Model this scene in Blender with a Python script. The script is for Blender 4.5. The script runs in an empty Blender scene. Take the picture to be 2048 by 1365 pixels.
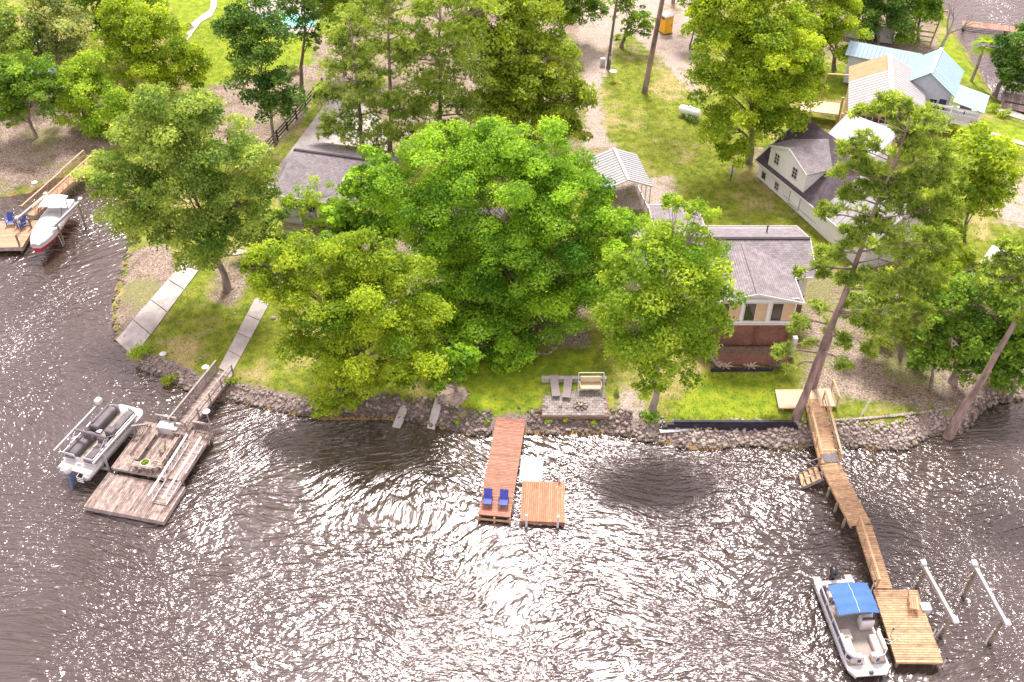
import bpy, bmesh, math, random
import numpy as np
from mathutils import Vector, Matrix, Euler

# ------------------------------------------------------------------ camera, sky, sun, exposure
S = bpy.context.scene
COL = S.collection
FPX, TILT, CAMH = 2000.0, math.radians(40.0), 51.0      # lens in photo pixels, downward tilt, height over the lake
cd = bpy.data.cameras.new('camera'); cam = bpy.data.objects.new('camera', cd); COL.objects.link(cam)
cd.sensor_width = 36; cd.lens = 36 * FPX / 2048; cd.clip_start = 0.5; cd.clip_end = 5000
cam.location = (0, 0, CAMH); cam.rotation_euler = (math.radians(90) - TILT, 0, 0)
S.camera = cam
SUN_EL, SUN_AZ = math.radians(59), math.radians(3)      # sun stands beyond the houses, a little to the right
w = bpy.data.worlds.new('World'); S.world = w; w.use_nodes = True
nt = w.node_tree; bg = nt.nodes['Background']
sky = nt.nodes.new('ShaderNodeTexSky'); sky.sky_type = 'NISHITA'; sky.sun_disc = False
sky.sun_elevation = SUN_EL; sky.sun_rotation = SUN_AZ
sky.dust_density = 4.0; sky.air_density = 1.0; sky.ozone_density = 1.0
# broken bright cloud over the whole sky
tcw = nt.nodes.new('ShaderNodeTexCoord'); cl = nt.nodes.new('ShaderNodeTexNoise'); cl.inputs['Scale'].default_value = 2.2; cl.inputs['Detail'].default_value = 5
nt.links.new(tcw.outputs['Generated'], cl.inputs[0])
cr = nt.nodes.new('ShaderNodeMapRange'); cr.inputs[1].default_value = .32; cr.inputs[2].default_value = .58; cr.inputs[3].default_value = .45; cr.inputs[4].default_value = 1.0; nt.links.new(cl.outputs[0], cr.inputs[0])
cm = nt.nodes.new('ShaderNodeMix'); cm.data_type = 'RGBA'; cm.inputs[7].default_value = (9.0, 8.0, 8.4, 1)
nt.links.new(cr.outputs[0], cm.inputs[0]); nt.links.new(sky.outputs[0], cm.inputs[6])
nt.links.new(cm.outputs[2], bg.inputs[0]); bg.inputs[1].default_value = 0.13
sl = bpy.data.lights.new('sun', 'SUN'); sl.energy = 4.4; sl.angle = math.radians(13.0); sl.color = (1.0, 0.95, 0.9)
sun = bpy.data.objects.new('sun', sl); COL.objects.link(sun)
sd = Vector((math.sin(SUN_AZ) * math.cos(SUN_EL), math.cos(SUN_AZ) * math.cos(SUN_EL), math.sin(SUN_EL)))
sun.rotation_euler = sd.to_track_quat('Z', 'Y').to_euler(); sun.location = (0, 60, 90)
S.view_settings.view_transform = 'Standard'; S.view_settings.look = 'None'
S.view_settings.exposure = 0.7; S.view_settings.gamma = 1.0
S.render.engine = 'CYCLES'; S.cycles.max_bounces = 5; S.cycles.transparent_max_bounces = 5
S.cycles.diffuse_bounces = 2

rng = np.random.default_rng(7); random.seed(7)
R = math.radians

# ------------------------------------------------------------------ pixel of the photograph -> place on the ground
def ray(px, py):
    x = (px - 1024) / FPX; u = -(py - 682.5) / FPX
    return Vector((x, math.cos(TILT) + u * math.sin(TILT), -math.sin(TILT) + u * math.cos(TILT)))
def at(px, py, z=0.0):
    d = ray(px, py); t = (CAMH - z) / -d.z
    return Vector((d.x * t, d.y * t, z))
def aty(px, py, Y):
    d = ray(px, py); t = Y / d.y
    return Vector((d.x * t, Y, CAMH + d.z * t))

# ------------------------------------------------------------------ materials
MATS = {}
def mat(name, col, rough=0.7, var=0.12, scale=3.0, bump=0.0, bscale=20.0, metal=0.0, rnd=0.0, col2=None, spec=0.4, stretch=None, alpha=None):
    m = bpy.data.materials.new(name); m.use_nodes = True; MATS[name] = m
    n = m.node_tree.nodes; l = m.node_tree.links; b = n['Principled BSDF']
    b.inputs['Roughness'].default_value = rough; b.inputs['Metallic'].default_value = metal
    b.inputs['Specular IOR Level'].default_value = spec
    tc = n.new('ShaderNodeTexCoord'); mp = n.new('ShaderNodeMapping'); 
    oi0 = n.new('ShaderNodeObjectInfo'); ml = n.new('ShaderNodeMath'); ml.operation = 'MULTIPLY'; ml.inputs[1].default_value = 87.0; l.new(oi0.outputs['Random'], ml.inputs[0])
    va = n.new('ShaderNodeVectorMath'); va.operation = 'ADD'; l.new(tc.outputs['Object'], va.inputs[0]); l.new(ml.outputs[0], va.inputs[1]); l.new(va.outputs[0], mp.inputs[0])
    if stretch: mp.inputs['Scale'].default_value = stretch
    nz = n.new('ShaderNodeTexNoise'); nz.inputs['Scale'].default_value = scale; nz.inputs['Detail'].default_value = 6
    nz.inputs['Roughness'].default_value = 0.65; l.new(mp.outputs[0], nz.inputs[0])
    mx = n.new('ShaderNodeMix'); mx.data_type = 'RGBA'
    c2 = col2 or tuple(c * (1 - 2.2 * var) for c in col)
    c1 = col if col2 else tuple(min(1, c * (1 + var)) for c in col)
    mx.inputs[6].default_value = (*c2, 1); mx.inputs[7].default_value = (*c1, 1)
    rp = n.new('ShaderNodeMapRange'); rp.inputs[1].default_value = 0.3; rp.inputs[2].default_value = 0.62
    l.new(nz.outputs[0], rp.inputs[0]); l.new(rp.outputs[0], mx.inputs[0])
    out = mx.outputs[2]
    if rnd:
        oi = n.new('ShaderNodeObjectInfo'); hs = n.new('ShaderNodeHueSaturation')
        mr = n.new('ShaderNodeMapRange'); mr.inputs[3].default_value = 1 - rnd; mr.inputs[4].default_value = 1 + rnd
        l.new(oi.outputs['Random'], mr.inputs[0]); l.new(mr.outputs[0], hs.inputs['Value']); l.new(out, hs.inputs['Color']); out = hs.outputs[0]
    l.new(out, b.inputs['Base Color'])
    if bump:
        nb = n.new('ShaderNodeTexNoise'); nb.inputs['Scale'].default_value = bscale; nb.inputs['Detail'].default_value = 4
        l.new(mp.outputs[0], nb.inputs[0])
        bp = n.new('ShaderNodeBump'); bp.inputs['Strength'].default_value = 1.0; bp.inputs['Distance'].default_value = bump
        l.new(nb.outputs[0], bp.inputs['Height']); l.new(bp.outputs[0], b.inputs['Normal'])
    return m
mat('plank_grey', (.30, .225, .195), .85, .3, 2.0, .004, 30, rnd=.3, stretch=(1, 1, 1))
mat('plank_brown', (.33, .155, .105), .75, .18, 2.0, .003, 30, rnd=.18)
mat('plank_raft', (.40, .175, .095), .7, .14, 2.0, .003, 30, rnd=.15)
mat('plank_new', (.44, .275, .155), .75, .2, 2.5, .003, 30, rnd=.2)
mat('plank_tan', (.40, .25, .155), .75, .14, 2.5, .003, 30, rnd=.15)
mat('plank_deck', (.16, .07, .045), .7, .15, 3.0, rnd=.15)
mat('timber_grey', (.30, .25, .235), .85, .2, 3.0, .004)
mat('timber_new', (.48, .31, .18), .75, .12, 3.0, .003)
mat('timber_dark', (.05, .035, .03), .8, .25, 3.0, .004)
mat('timber_black', (.028, .024, .035), .7, .3, 2.0, .006, rnd=.2)
mat('pile_wood', (.22, .19, .13), .9, .25, 3.0, .01)
mat('pole_wood', (.16, .12, .095), .9, .2, 2.0, .01)
mat('plywood', (.52, .37, .25), .8, .08, 1.5)
mat('plywood_roof', (.36, .23, .12), .8, .08, 1.5)
mat('white_paint', (.82, .80, .79), .5, .04, 1.5)
mat('white_trim', (.62, .60, .595), .5, .03, 1.5)
mat('white_metal', (.31, .295, .295), .6, .05, 1.0, metal=0.0, spec=.6)
mat('carport_metal', (.33, .32, .325), .55, .06, .8, spec=.6)
mat('blue_metal', (.26, .37, .44), .55, .05, .8, spec=.6)
mat('aluminium', (.62, .62, .64), .35, .08, 2.0, metal=.7)
mat('galvanised', (.55, .54, .54), .45, .12, 3.0, metal=.6)
mat('steel_dark', (.07, .065, .07), .5, .2)
mat('white_plastic', (.58, .56, .555), .45, .03)
mat('white_gelcoat', (.55, .53, .525), .25, .03, spec=.6)
mat('navy_panel', (.035, .04, .10), .3, .1, spec=.6)
mat('dark_panel', (.10, .09, .11), .3, .1, spec=.6)
mat('vinyl_grey', (.135, .115, .125), .75, .18, 1.6, .01, 6)
mat('vinyl_cream', (.44, .38, .33), .5, .05)
mat('boat_carpet', (.30, .26, .225), .9, .08, 6)
mat('cover_grey', (.42, .41, .43), .6, .12, 1.5, .015, 3)
mat('boat_red', (.45, .015, .03), .25, .1, spec=.6)
mat('canvas_blue', (.05, .13, .40), .75, .07, 1.2, .006, 4)
mat('chair_blue', (.055, .075, .36), .6, .1)
mat('adirondack_blue', (.05, .09, .32), .6, .1)
mat('motor_black', (.02, .02, .028), .3, .1, spec=.6)
mat('motor_blue', (.10, .17, .30), .35, .1)
mat('mint_plastic', (.40, .53, .48), .5, .05, 2)
mat('mint_dark', (.30, .45, .41), .5, .05, 2)
mat('black_plastic', (.03, .03, .035), .5, .2)
mat('lounger_taupe', (.22, .18, .175), .8, .08, 6)
mat('cushion_cream', (.55, .43, .28), .85, .06, 4)
mat('charred', (.06, .045, .04), .95, .4, 6, .02)
mat('concrete', (.46, .41, .385), .9, .14, .9, .008, 14, col2=(.28, .245, .225))
mat('concrete_dark', (.46, .42, .40), .9, .14, 1.2, .008, 14, col2=(.33, .295, .28))
mat('concrete_pale', (.37, .325, .30), .9, .1, 1.2, .006, 14)
mat('paver', (.25, .215, .20), .9, .15, 4, .006, 20, rnd=.22)
mat('stone', (.255, .20, .175), .9, .2, 3.0, .02, 9, rnd=.42)
mat('stone_pale', (.32, .265, .235), .9, .2, 3.0, .02, 9, rnd=.35)
mat('bark', (.23, .18, .155), .95, .25, 2.5, .03, 8, stretch=(1, 1, .25))
mat('bark_pale', (.30, .25, .22), .95, .22, 2.5, .02, 8, stretch=(1, 1, .3))
mat('bark_pine', (.27, .19, .165), .95, .28, 2.0, .03, 6, stretch=(1, 1, .3))
mat('dead_wood', (.42, .37, .34), .9, .15, 3, .01)
mat('yellow_plastic', (.85, .42, .02), .45, .06)
mat('glass_dark', (.035, .035, .04), .08, .1, spec=.7)
mat('blind_tan', (.62, .43, .28), .6, .06, 2)
mat('housewrap', (.72, .76, .83), .6, .06, 2)
mat('wrap_blue', (.05, .19, .45), .6, .05)
mat('siding_blue', (.48, .52, .60), .7, .05, 2)
mat('siding_grey', (.50, .49, .50), .7, .06, 2)
mat('tarp_blue', (.03, .18, .30), .5, .2, 2, .02)
mat('pool_paint', (.18, .55, .52), .6, .1, .6)
mat('straw', (.40, .30, .25), .95, .2, 5, .03, 20)
mat('soil', (.20, .13, .10), .95, .2, 5, .03, 20)
mat('terracotta', (.42, .36, .32), .8, .1)
mat('red_paint', (.50, .06, .05), .5, .1)
mat('rope', (.66, .60, .50), .9, .1)
mat('ridge_grey', (.20, .17, .175), .9, .2, 6)
mat('pallet', (.42, .33, .25), .9, .2, 3)

def wet_line(name):
    m = MATS[name]; n = m.node_tree.nodes; l = m.node_tree.links; b = n['Principled BSDF']; src = b.inputs['Base Color'].links[0].from_socket
    g = n.new('ShaderNodeNewGeometry'); sx = n.new('ShaderNodeSeparateXYZ'); l.new(g.outputs['Position'], sx.inputs[0])
    mr = n.new('ShaderNodeMapRange'); mr.inputs[1].default_value = .06; mr.inputs[2].default_value = .3; l.new(sx.outputs[2], mr.inputs[0])
    mx = n.new('ShaderNodeMix'); mx.data_type = 'RGBA'; mx.inputs[6].default_value = (.055, .045, .03, 1); l.new(mr.outputs[0], mx.inputs[0]); l.new(src, mx.inputs[7]); l.new(mx.outputs[2], b.inputs['Base Color'])
for k_ in ('stone', 'stone_pale', 'pile_wood'): wet_line(k_)
def shingle(name, c1, c2, sc, lo=.72, hi=1.25):
    m = bpy.data.materials.new(name); m.use_nodes = True; MATS[name] = m
    n = m.node_tree.nodes; l = m.node_tree.links; b = n['Principled BSDF']; b.inputs['Roughness'].default_value = .92
    uv = n.new('ShaderNodeUVMap'); br = n.new('ShaderNodeTexBrick'); l.new(uv.outputs[0], br.inputs[0])
    br.inputs['Scale'].default_value = 1.0; br.inputs['Brick Width'].default_value = sc * 1.6; br.inputs['Row Height'].default_value = sc
    br.inputs['Mortar Size'].default_value = .012; br.inputs['Mortar Smooth'].default_value = .3
    br.inputs['Color1'].default_value = (*c1, 1); br.inputs['Color2'].default_value = (*c2, 1)
    br.inputs['Mortar'].default_value = (*[c * .55 for c in c2], 1)
    nz = n.new('ShaderNodeTexNoise'); nz.inputs['Scale'].default_value = 1.1; nz.inputs['Detail'].default_value = 8; nz.inputs['Roughness'].default_value = .7
    tc = n.new('ShaderNodeTexCoord'); l.new(tc.outputs['Object'], nz.inputs[0])
    mr = n.new('ShaderNodeMapRange'); mr.inputs[1].default_value = .3; mr.inputs[2].default_value = .7; mr.inputs[3].default_value = lo; mr.inputs[4].default_value = hi
    l.new(nz.outputs[0], mr.inputs[0])
    hs = n.new('ShaderNodeHueSaturation'); l.new(mr.outputs[0], hs.inputs['Value']); l.new(br.outputs[0], hs.inputs['Color'])
    l.new(hs.outputs[0], b.inputs['Base Color'])
    bp = n.new('ShaderNodeBump'); bp.inputs['Distance'].default_value = .015; bp.invert = True
    l.new(br.outputs['Fac'], bp.inputs['Height']); l.new(bp.outputs[0], b.inputs['Normal'])
    return m
shingle('shingle_grey', (.27, .235, .245), (.20, .17, .18), .17)
shingle('shingle_dark', (.115, .085, .10), (.075, .055, .07), .17)
shingle('brick_red', (.33, .16, .115), (.24, .11, .08), .09)
shingle('siding_white', (.82, .80, .79), (.80, .78, .775), .2, .93, 1.06)

# ------------------------------------------------------------------ object helpers
def tag(o, label=None, cat=None, group=None, kind=None):
    if label: o['label'] = label
    if cat: o['category'] = cat
    if group: o['group'] = group
    if kind: o['kind'] = kind
    return o
def thing(name, label, cat, loc=(0, 0, 0), rotz=0.0, group=None, rot=None):
    o = bpy.data.objects.new(name, None); COL.objects.link(o); o.empty_display_size = .3
    o.location = loc; o.rotation_euler = rot if rot is not None else (0, 0, rotz)
    return tag(o, label, cat, group)
def link(name, me, parent=None, loc=None):
    o = bpy.data.objects.new(name, me); COL.objects.link(o)
    if parent is not None: o.parent = parent
    if loc is not None: o.location = loc
    return o
def world(root, x, y, z=0):
    return root.location + Matrix.Rotation(root.rotation_euler.z, 3, 'Z') @ Vector((x, y, z))

class MB:
    def __init__(s): s.v = []; s.f = []; s.uv = None
    def quad(s, *p):
        b = len(s.v); s.v += [tuple(q) for q in p]; s.f.append(tuple(range(b, b + len(p)))); return s
    def box(s, x0, x1, y0, y1, z0, z1):
        b = len(s.v)
        s.v += [(x0, y0, z0), (x1, y0, z0), (x1, y1, z0), (x0, y1, z0), (x0, y0, z1), (x1, y0, z1), (x1, y1, z1), (x0, y1, z1)]
        s.f += [tuple(b + i for i in q) for q in ((3, 2, 1, 0), (4, 5, 6, 7), (0, 1, 5, 4), (1, 2, 6, 5), (2, 3, 7, 6), (3, 0, 4, 7))]; return s
    def bar(s, p, q, w, h=None):
        p = Vector(p); q = Vector(q); h = h or w; d = (q - p).normalized()
        up = Vector((0, 0, 1)) if abs(d.z) < .98 else Vector((0, 1, 0))
        a = d.cross(up).normalized() * (w / 2); c = a.cross(d).normalized() * (h / 2)
        b = len(s.v)
        for e in (p, q):
            s.v += [tuple(e + a * i + c * j) for i, j in ((-1, -1), (1, -1), (1, 1), (-1, 1))]
        s.f += [tuple(b + i for i in k) for k in ((0, 1, 2, 3), (7, 6, 5, 4), (0, 4, 5, 1), (1, 5, 6, 2), (2, 6, 7, 3), (3, 7, 4, 0))]; return s
    def tube(s, p, q, r0, r1=None, n=8, cap=True): return s.path([p, q], [r0, r1 if r1 is not None else r0], n, cap)
    def path(s, pts, r, n=8, cap=True):
        pts = [Vector(p) for p in pts]
        if not isinstance(r, (list, tuple)): r = [r] * len(pts)
        b0 = len(s.v); a = None
        for i, p in enumerate(pts):
            d = (pts[min(i + 1, len(pts) - 1)] - pts[max(i - 1, 0)])
            d = d.normalized() if d.length > 1e-9 else Vector((0, 0, 1))
            if a is None:
                a = d.cross(Vector((0, 0, 1)) if abs(d.z) < .95 else Vector((1, 0, 0))).normalized()
            else:
                a = (a - d * a.dot(d)).normalized()
            c = d.cross(a)
            for k in range(n):
                t = 2 * math.pi * k / n
                s.v.append(tuple(p + a * (math.cos(t) * r[i]) + c * (math.sin(t) * r[i])))
        for i in range(len(pts) - 1):
            for k in range(n):
                k2 = (k + 1) % n; o = b0 + i * n
                s.f.append((o + k, o + k2, o + n + k2, o + n + k))
        if cap:
            s.f.append(tuple(b0 + k for k in reversed(range(n)))); e = b0 + (len(pts) - 1) * n
            s.f.append(tuple(e + k for k in range(n)))
        return s
    def prism(s, poly, z0, z1):
        b = len(s.v); n = len(poly)
        s.v += [(x, y, z0) for x, y in poly] + [(x, y, z1) for x, y in poly]
        s.f.append(tuple(b + i for i in reversed(range(n)))); s.f.append(tuple(b + n + i for i in range(n)))
        s.f += [(b + i, b + (i + 1) % n, b + n + (i + 1) % n, b + n + i) for i in range(n)]; return s
    def rbox(s, c, size, r, n=16, m=9):
        cx, cy, cz = c; hx, hy, hz = [max(q / 2 - r, 0) for q in size]; b = len(s.v)
        for j in range(m):
            ph = -math.pi / 2 + math.pi * j / (m - 1)
            for i in range(n):
                th = 2 * math.pi * (i + .5) / n
                x, y, z = math.cos(ph) * math.cos(th), math.cos(ph) * math.sin(th), math.sin(ph)
                sg = lambda a: (a > 1e-6) - (a < -1e-6)
                sx = 1 if math.cos(th) > 0 else -1; sy = 1 if math.sin(th) > 0 else -1
                s.v.append((cx + sx * hx + x * r, cy + sy * hy + y * r, cz + sg(z) * hz + z * r))
        for j in range(m - 1):
            for i in range(n):
                i2 = (i + 1) % n
                s.f.append((b + j * n + i, b + j * n + i2, b + (j + 1) * n + i2, b + (j + 1) * n + i))
        s.f.append(tuple(b + i for i in reversed(range(n)))); s.f.append(tuple(b + (m - 1) * n + i for i in range(n))); return s
    def lathe(s, prof, c=(0, 0, 0), n=16):
        b = len(s.v)
        for r, z in prof:
            for k in range(n):
                t = 2 * math.pi * k / n; s.v.append((c[0] + r * math.cos(t), c[1] + r * math.sin(t), c[2] + z))
        for j in range(len(prof) - 1):
            for k in range(n):
                k2 = (k + 1) % n; s.f.append((b + j * n + k, b + j * n + k2, b + (j + 1) * n + k2, b + (j + 1) * n + k))
        s.f.append(tuple(b + k for k in reversed(range(n)))); e = b + (len(prof) - 1) * n; s.f.append(tuple(e + k for k in range(n))); return s
    def sheet(s, fn, nu, nv, th=.02):
        """a sheet with thickness: fn(u, v) -> point, u and v in 0..1"""
        b = len(s.v); P = [[Vector(fn(i / nu, j / nv)) for j in range(nv + 1)] for i in range(nu + 1)]
        for k in (0, -th):
            for i in range(nu + 1):
                for j in range(nv + 1): s.v.append((P[i][j].x, P[i][j].y, P[i][j].z + k))
        W = nv + 1; N = (nu + 1) * W
        for i in range(nu):
            for j in range(nv):
                a = b + i * W + j; s.f.append((a, a + W, a + W + 1, a + 1)); s.f.append((a + N, a + N + 1, a + N + W + 1, a + N + W))
        ed = [(i, 0) for i in range(nu)] + [(nu, j) for j in range(nv)] + [(i, nv) for i in range(nu, 0, -1)] + [(0, j) for j in range(nv, 0, -1)]
        for k in range(len(ed)):
            p = ed[k]; q = ed[(k + 1) % len(ed)]; a = b + p[0] * W + p[1]; c = b + q[0] * W + q[1]
            s.f.append((a, c, c + N, a + N))
        return s
    def loft(s, rings, closed=True, cap=True):
        b = len(s.v); n = len(rings[0])
        for r in rings: s.v += [tuple(p) for p in r]
        for j in range(len(rings) - 1):
            for k in range(n if closed else n - 1):
                k2 = (k + 1) % n; s.f.append((b + j * n + k, b + j * n + k2, b + (j + 1) * n + k2, b + (j + 1) * n + k))
        if cap: s.f.append(tuple(b + k for k in reversed(range(n)))); e = b + (len(rings) - 1) * n; s.f.append(tuple(e + k for k in range(n)))
        return s
    def mesh(s, name, m, smooth=False):
        me = bpy.data.meshes.new(name); me.from_pydata(s.v, [], s.f)
        bm = bmesh.new(); bm.from_mesh(me); bmesh.ops.recalc_face_normals(bm, faces=bm.faces); bm.to_mesh(me); bm.free()
        me.materials.append(MATS[m])
        if smooth:
            me.polygons.foreach_set('use_smooth', [True] * len(me.polygons)); me.update()
            try: me.set_sharp_from_angle(angle=R(40))
            except Exception: pass
        return me
    def build(s, name, m, parent=None, smooth=False, loc=None, uvaxis=False):
        me = s.mesh(name, m, smooth)
        if uvaxis: box_uv(me)
        return link(name, me, parent, loc)
def box_uv(me):
    """metre-true UVs: across and up each face, whatever its slope"""
    uvl = me.uv_layers.new(name='UVMap')
    for p in me.polygons:
        nrm = p.normal; h = Vector((0, 0, 1)).cross(nrm)
        h = h.normalized() if h.length > .05 else Vector((1, 0, 0))
        v = nrm.cross(h).normalized()
        for li in p.loop_indices:
            co = me.vertices[me.loops[li].vertex_index].co; uvl.data[li].uv = (co.dot(h), co.dot(v))
def npmesh(name, V, Fc, m, attr=None, smooth=False):
    me = bpy.data.meshes.new(name); k = Fc.shape[1]; M = len(Fc)
    me.vertices.add(len(V)); me.vertices.foreach_set('co', np.ascontiguousarray(V, dtype=np.float32).ravel())
    me.loops.add(M * k); me.loops.foreach_set('vertex_index', np.ascontiguousarray(Fc, dtype=np.int32).ravel())
    me.polygons.add(M); me.polygons.foreach_set('loop_start', np.arange(0, M * k, k, dtype=np.int32))
    if smooth: me.polygons.foreach_set('use_smooth', np.ones(M, dtype=bool))
    me.update(calc_edges=True)
    if attr is not None:
        for an, (dom, data) in attr.items():
            a = me.attributes.new(an, 'FLOAT', dom); a.data.foreach_set('value', np.ascontiguousarray(data, dtype=np.float32))
    me.materials.append(MATS[m]); return me
def dup(o, loc=None, rotz=None, label=None, group=None, parent=None):
    c = o.copy(); COL.objects.link(c)
    if parent is not None: c.parent = parent
    if loc is not None: c.location = loc
    if rotz is not None: c.rotation_euler = (0, 0, rotz)
    if label: c['label'] = label
    if group: c['group'] = group
    for ch in list(o.children): dup(ch, parent=c)
    return c
def planks(root, x0, x1, y0, y1, z, along, m, pw=.14, gap=.02, th=.04, name='plank', jit=.012):
    """single deck boards, each an object of its own, sharing one mesh"""
    if along == 'x': L = x1 - x0; Wd = y1 - y0
    else: L = y1 - y0; Wd = x1 - x0
    n = max(1, round(Wd / pw)); p = Wd / n
    b = MB()
    if along == 'x': b.box(-L / 2, L / 2, -(p - gap) / 2, (p - gap) / 2, -th, 0)
    else: b.box(-(p - gap) / 2, (p - gap) / 2, -L / 2, L / 2, -th, 0)
    me = b.mesh(name, m)
    for i in range(n):
        c = (i + .5) * p; j = random.uniform(-jit, jit); dz = random.uniform(-.003, .003)
        loc = ((x0 + x1) / 2 + j, y0 + c, z + dz) if along == 'x' else (x0 + c, (y0 + y1) / 2 + j, z + dz)
        link(name, me, root, loc)
# ------------------------------------------------------------------ the setting: lake, ground, paths
def pxl(pts, z=0.0): return np.array([at(x, y, z)[:2] for x, y in pts])
SHORE = [(-700, 470), (-200, 420), (0, 396), (60, 386), (110, 358), (150, 352), (190, 350), (215, 368), (240, 400), (262, 440), (258, 480), (246, 520), (238, 560),
         (224, 600), (226, 650), (231, 687), (258, 714), (272, 738), (310, 752), (380, 786), (440, 800), (500, 812), (560, 826), (626, 838), (700, 838), (800, 840),
         (860, 852), (930, 870), (975, 876), (1050, 868), (1100, 872), (1160, 868), (1200, 868), (1260, 876), (1290, 886), (1330, 889), (1360, 897), (1420, 900),
         (1500, 893), (1560, 900), (1610, 898), (1640, 891), (1700, 895), (1760, 901), (1810, 902), (1840, 886), (1862, 872), (1892, 874), (1930, 866), (1952, 838),
         (1985, 812), (2048, 800), (2300, 790), (3200, 780)]
COVE = [(1850, -75), (1878, -20), (1893, 30), (1908, 62), (1930, 96), (1950, 130), (1984, 184), (2010, 214), (2100, 252), (2300, 300), (3000, 330), (3000, -75)]
shore_w = pxl(SHORE); cove_w = pxl(COVE)
land_poly = np.vstack([shore_w, [[3000, shore_w[-1][1]], [3000, 3000], [-3000, 3000], [-3000, shore_w[0][1]]]])
def inpoly(X, Y, poly):
    r = np.zeros(X.shape, bool); n = len(poly)
    for i in range(n):
        x1, y1 = poly[i]; x2, y2 = poly[(i + 1) % n]
        c = ((y1 > Y) != (y2 > Y))
        with np.errstate(divide='ignore', invalid='ignore'):
            r ^= c & (X < (x2 - x1) * (Y - y1) / (y2 - y1 + 1e-12) + x1)
    return r
def pdist(X, Y, poly, closed):
    d = np.full(X.shape, 1e9); n = len(poly)
    for i in range(n if closed else n - 1):
        a = poly[i]; b = poly[(i + 1) % n]; ab = b - a; L = ab @ ab + 1e-9
        t = np.clip(((X - a[0]) * ab[0] + (Y - a[1]) * ab[1]) / L, 0, 1)
        d = np.minimum(d, np.hypot(X - a[0] - t * ab[0], Y - a[1] - t * ab[1]))
    return d
def sdist(X, Y):
    l = inpoly(X, Y, land_poly); d1 = pdist(X, Y, shore_w, False); d1 = np.where(l, d1, -d1)
    c = inpoly(X, Y, cove_w); d2 = pdist(X, Y, cove_w, True); d2 = np.where(c, -d2, d2)
    return np.minimum(d1, d2)
def height(X, Y):
    d = sdist(X, Y); s = np.clip(d / 2.2, 0, 1)
    land = .06 + .74 * s * s * (3 - 2 * s) + .042 * np.clip(d, 0, 45)
    land = land + .07 * np.sin(X * .31 + 1) * np.sin(Y * .27) * np.clip(d / 4, 0, 1)
    bed = np.maximum(-.10 + .22 * d, -3.2)
    return np.where(d > 0, land, bed)
def gz(x, y): return float(height(np.array([x]), np.array([y]))[0])
def G(px, py, dz=0.0):
    z = 1.0
    for _ in range(7):
        p = at(px, py, z); z = gz(p.x, p.y)
    return Vector((p.x, p.y, z + dz))

def axis(a, b, step, lo, hi):
    c = list(np.arange(a, b + 1e-6, step)); s = step; x = a; left = []
    while x > lo: s *= 1.5; x -= s; left.append(x)
    s = step; x = b; right = []
    while x < hi: s *= 1.5; x += s; right.append(x)
    return np.array(left[::-1] + c + right)
xs = axis(-72, 84, .5, -1500, 1500); ys = axis(26, 150, .5, -300, 2500)
GX, GY = np.meshgrid(xs, ys); D = sdist(GX, GY); GZ = height(GX, GY)
def zone(pts, soft=1.2, z=1.5):
    poly = pxl(pts, z); i = inpoly(GX, GY, poly); d = pdist(GX, GY, poly, True); d = np.where(i, d, -d)
    return np.clip(.5 + d / (2 * soft), 0, 1)
def zmax(*a):
    r = a[0]
    for b in a[1:]: r = np.maximum(r, b)
    return r
sand = zmax(zone([(1180, -60), (1420, -60), (1400, 20), (1390, 120), (1395, 210), (1330, 150), (1265, 75), (1235, 95), (1222, 150), (1200, 200), (1215, 290), (1245, 320), (1160, 330), (1168, 240), (1165, 180), (1150, 90)], 1.5),
            zone([(1225, 60), (1300, 70), (1400, 190), (1395, 215), (1300, 120)], 1.5),
            zone([(1210, 370), (1345, 365), (1360, 400), (1300, 430), (1210, 430)], 1.2),
            zone([(1640, 660), (1700, 640), (1780, 720), (1790, 790), (1700, 820), (1640, 820)], 2.5) * .55,
            zone([(1960, 370), (2080, 330), (2080, 470), (1990, 450)], 2.5),
            zone([(60, 60), (115, 60), (110, 130), (70, 120)], 1.0),
            zone([(1235, 750), (1290, 770), (1320, 830), (1310, 870), (1230, 850), (1220, 800)], 1.0) * .75,
            zone([(1860, 830), (1700, 850), (1610, 860), (1610, 900), (1860, 900)], .8) * .6)
dirt = zmax(zone([(-80, 120), (60, 150), (230, 200), (250, 280), (175, 300), (60, 350), (-80, 390)], 2.0),
            zone([(380, 180), (650, 130), (660, 190), (560, 290), (500, 330), (440, 310)], 1.5),
            zone([(255, 480), (340, 480), (360, 540), (262, 640), (232, 680), (224, 600)], .8),
            zone([(420, 500), (520, 500), (520, 560), (470, 620), (400, 600)], 1.5) * .75,
            zone([(1130, 40), (1320, 110), (1395, 215), (1320, 170), (1230, 120)], 1.5) * .5,
            zone([(560, 450), (900, 420), (1180, 500), (1180, 690), (880, 690), (640, 600), (500, 520)], 1.5),
            zone([(1500, 300), (1560, 310), (1560, 350), (1640, 440), (1620, 450), (1500, 370)], 1.0) * .8,
            zone([(1580, 560), (1720, 520), (1960, 560), (2080, 700), (2080, 800), (1880, 820), (1600, 790)], 2.0) * .85,
            zone([(640, -40), (1200, -40), (1170, 330), (700, 330), (600, 200)], 2.0) * .8,
            zone([(1600, -40), (1900, -40), (1880, 100), (1640, 120)], 1.5) * .9)
lush = zmax(zone([(310, -40), (440, -40), (640, 60), (650, 150), (500, 215), (400, 190), (380, 100)], 1.5),
            zone([(1885, 60), (1910, 62), (1990, 190), (1960, 180), (1930, 150), (1870, 110)], .8),
            zone([(1880, 210), (2100, 260), (2100, 310), (1950, 260), (1890, 270)], 1.0),
            zone([(880, 700), (1200, 690), (1200, 770), (1085, 765), (1085, 840), (900, 840)], 1.5) * .8,
            zone([(1400, 740), (1560, 740), (1560, 830), (1340, 830)], 1.5) * .9,
            zone([(1590, 130), (1690, 130), (1690, 200), (1640, 200)], 1.0))
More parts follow.
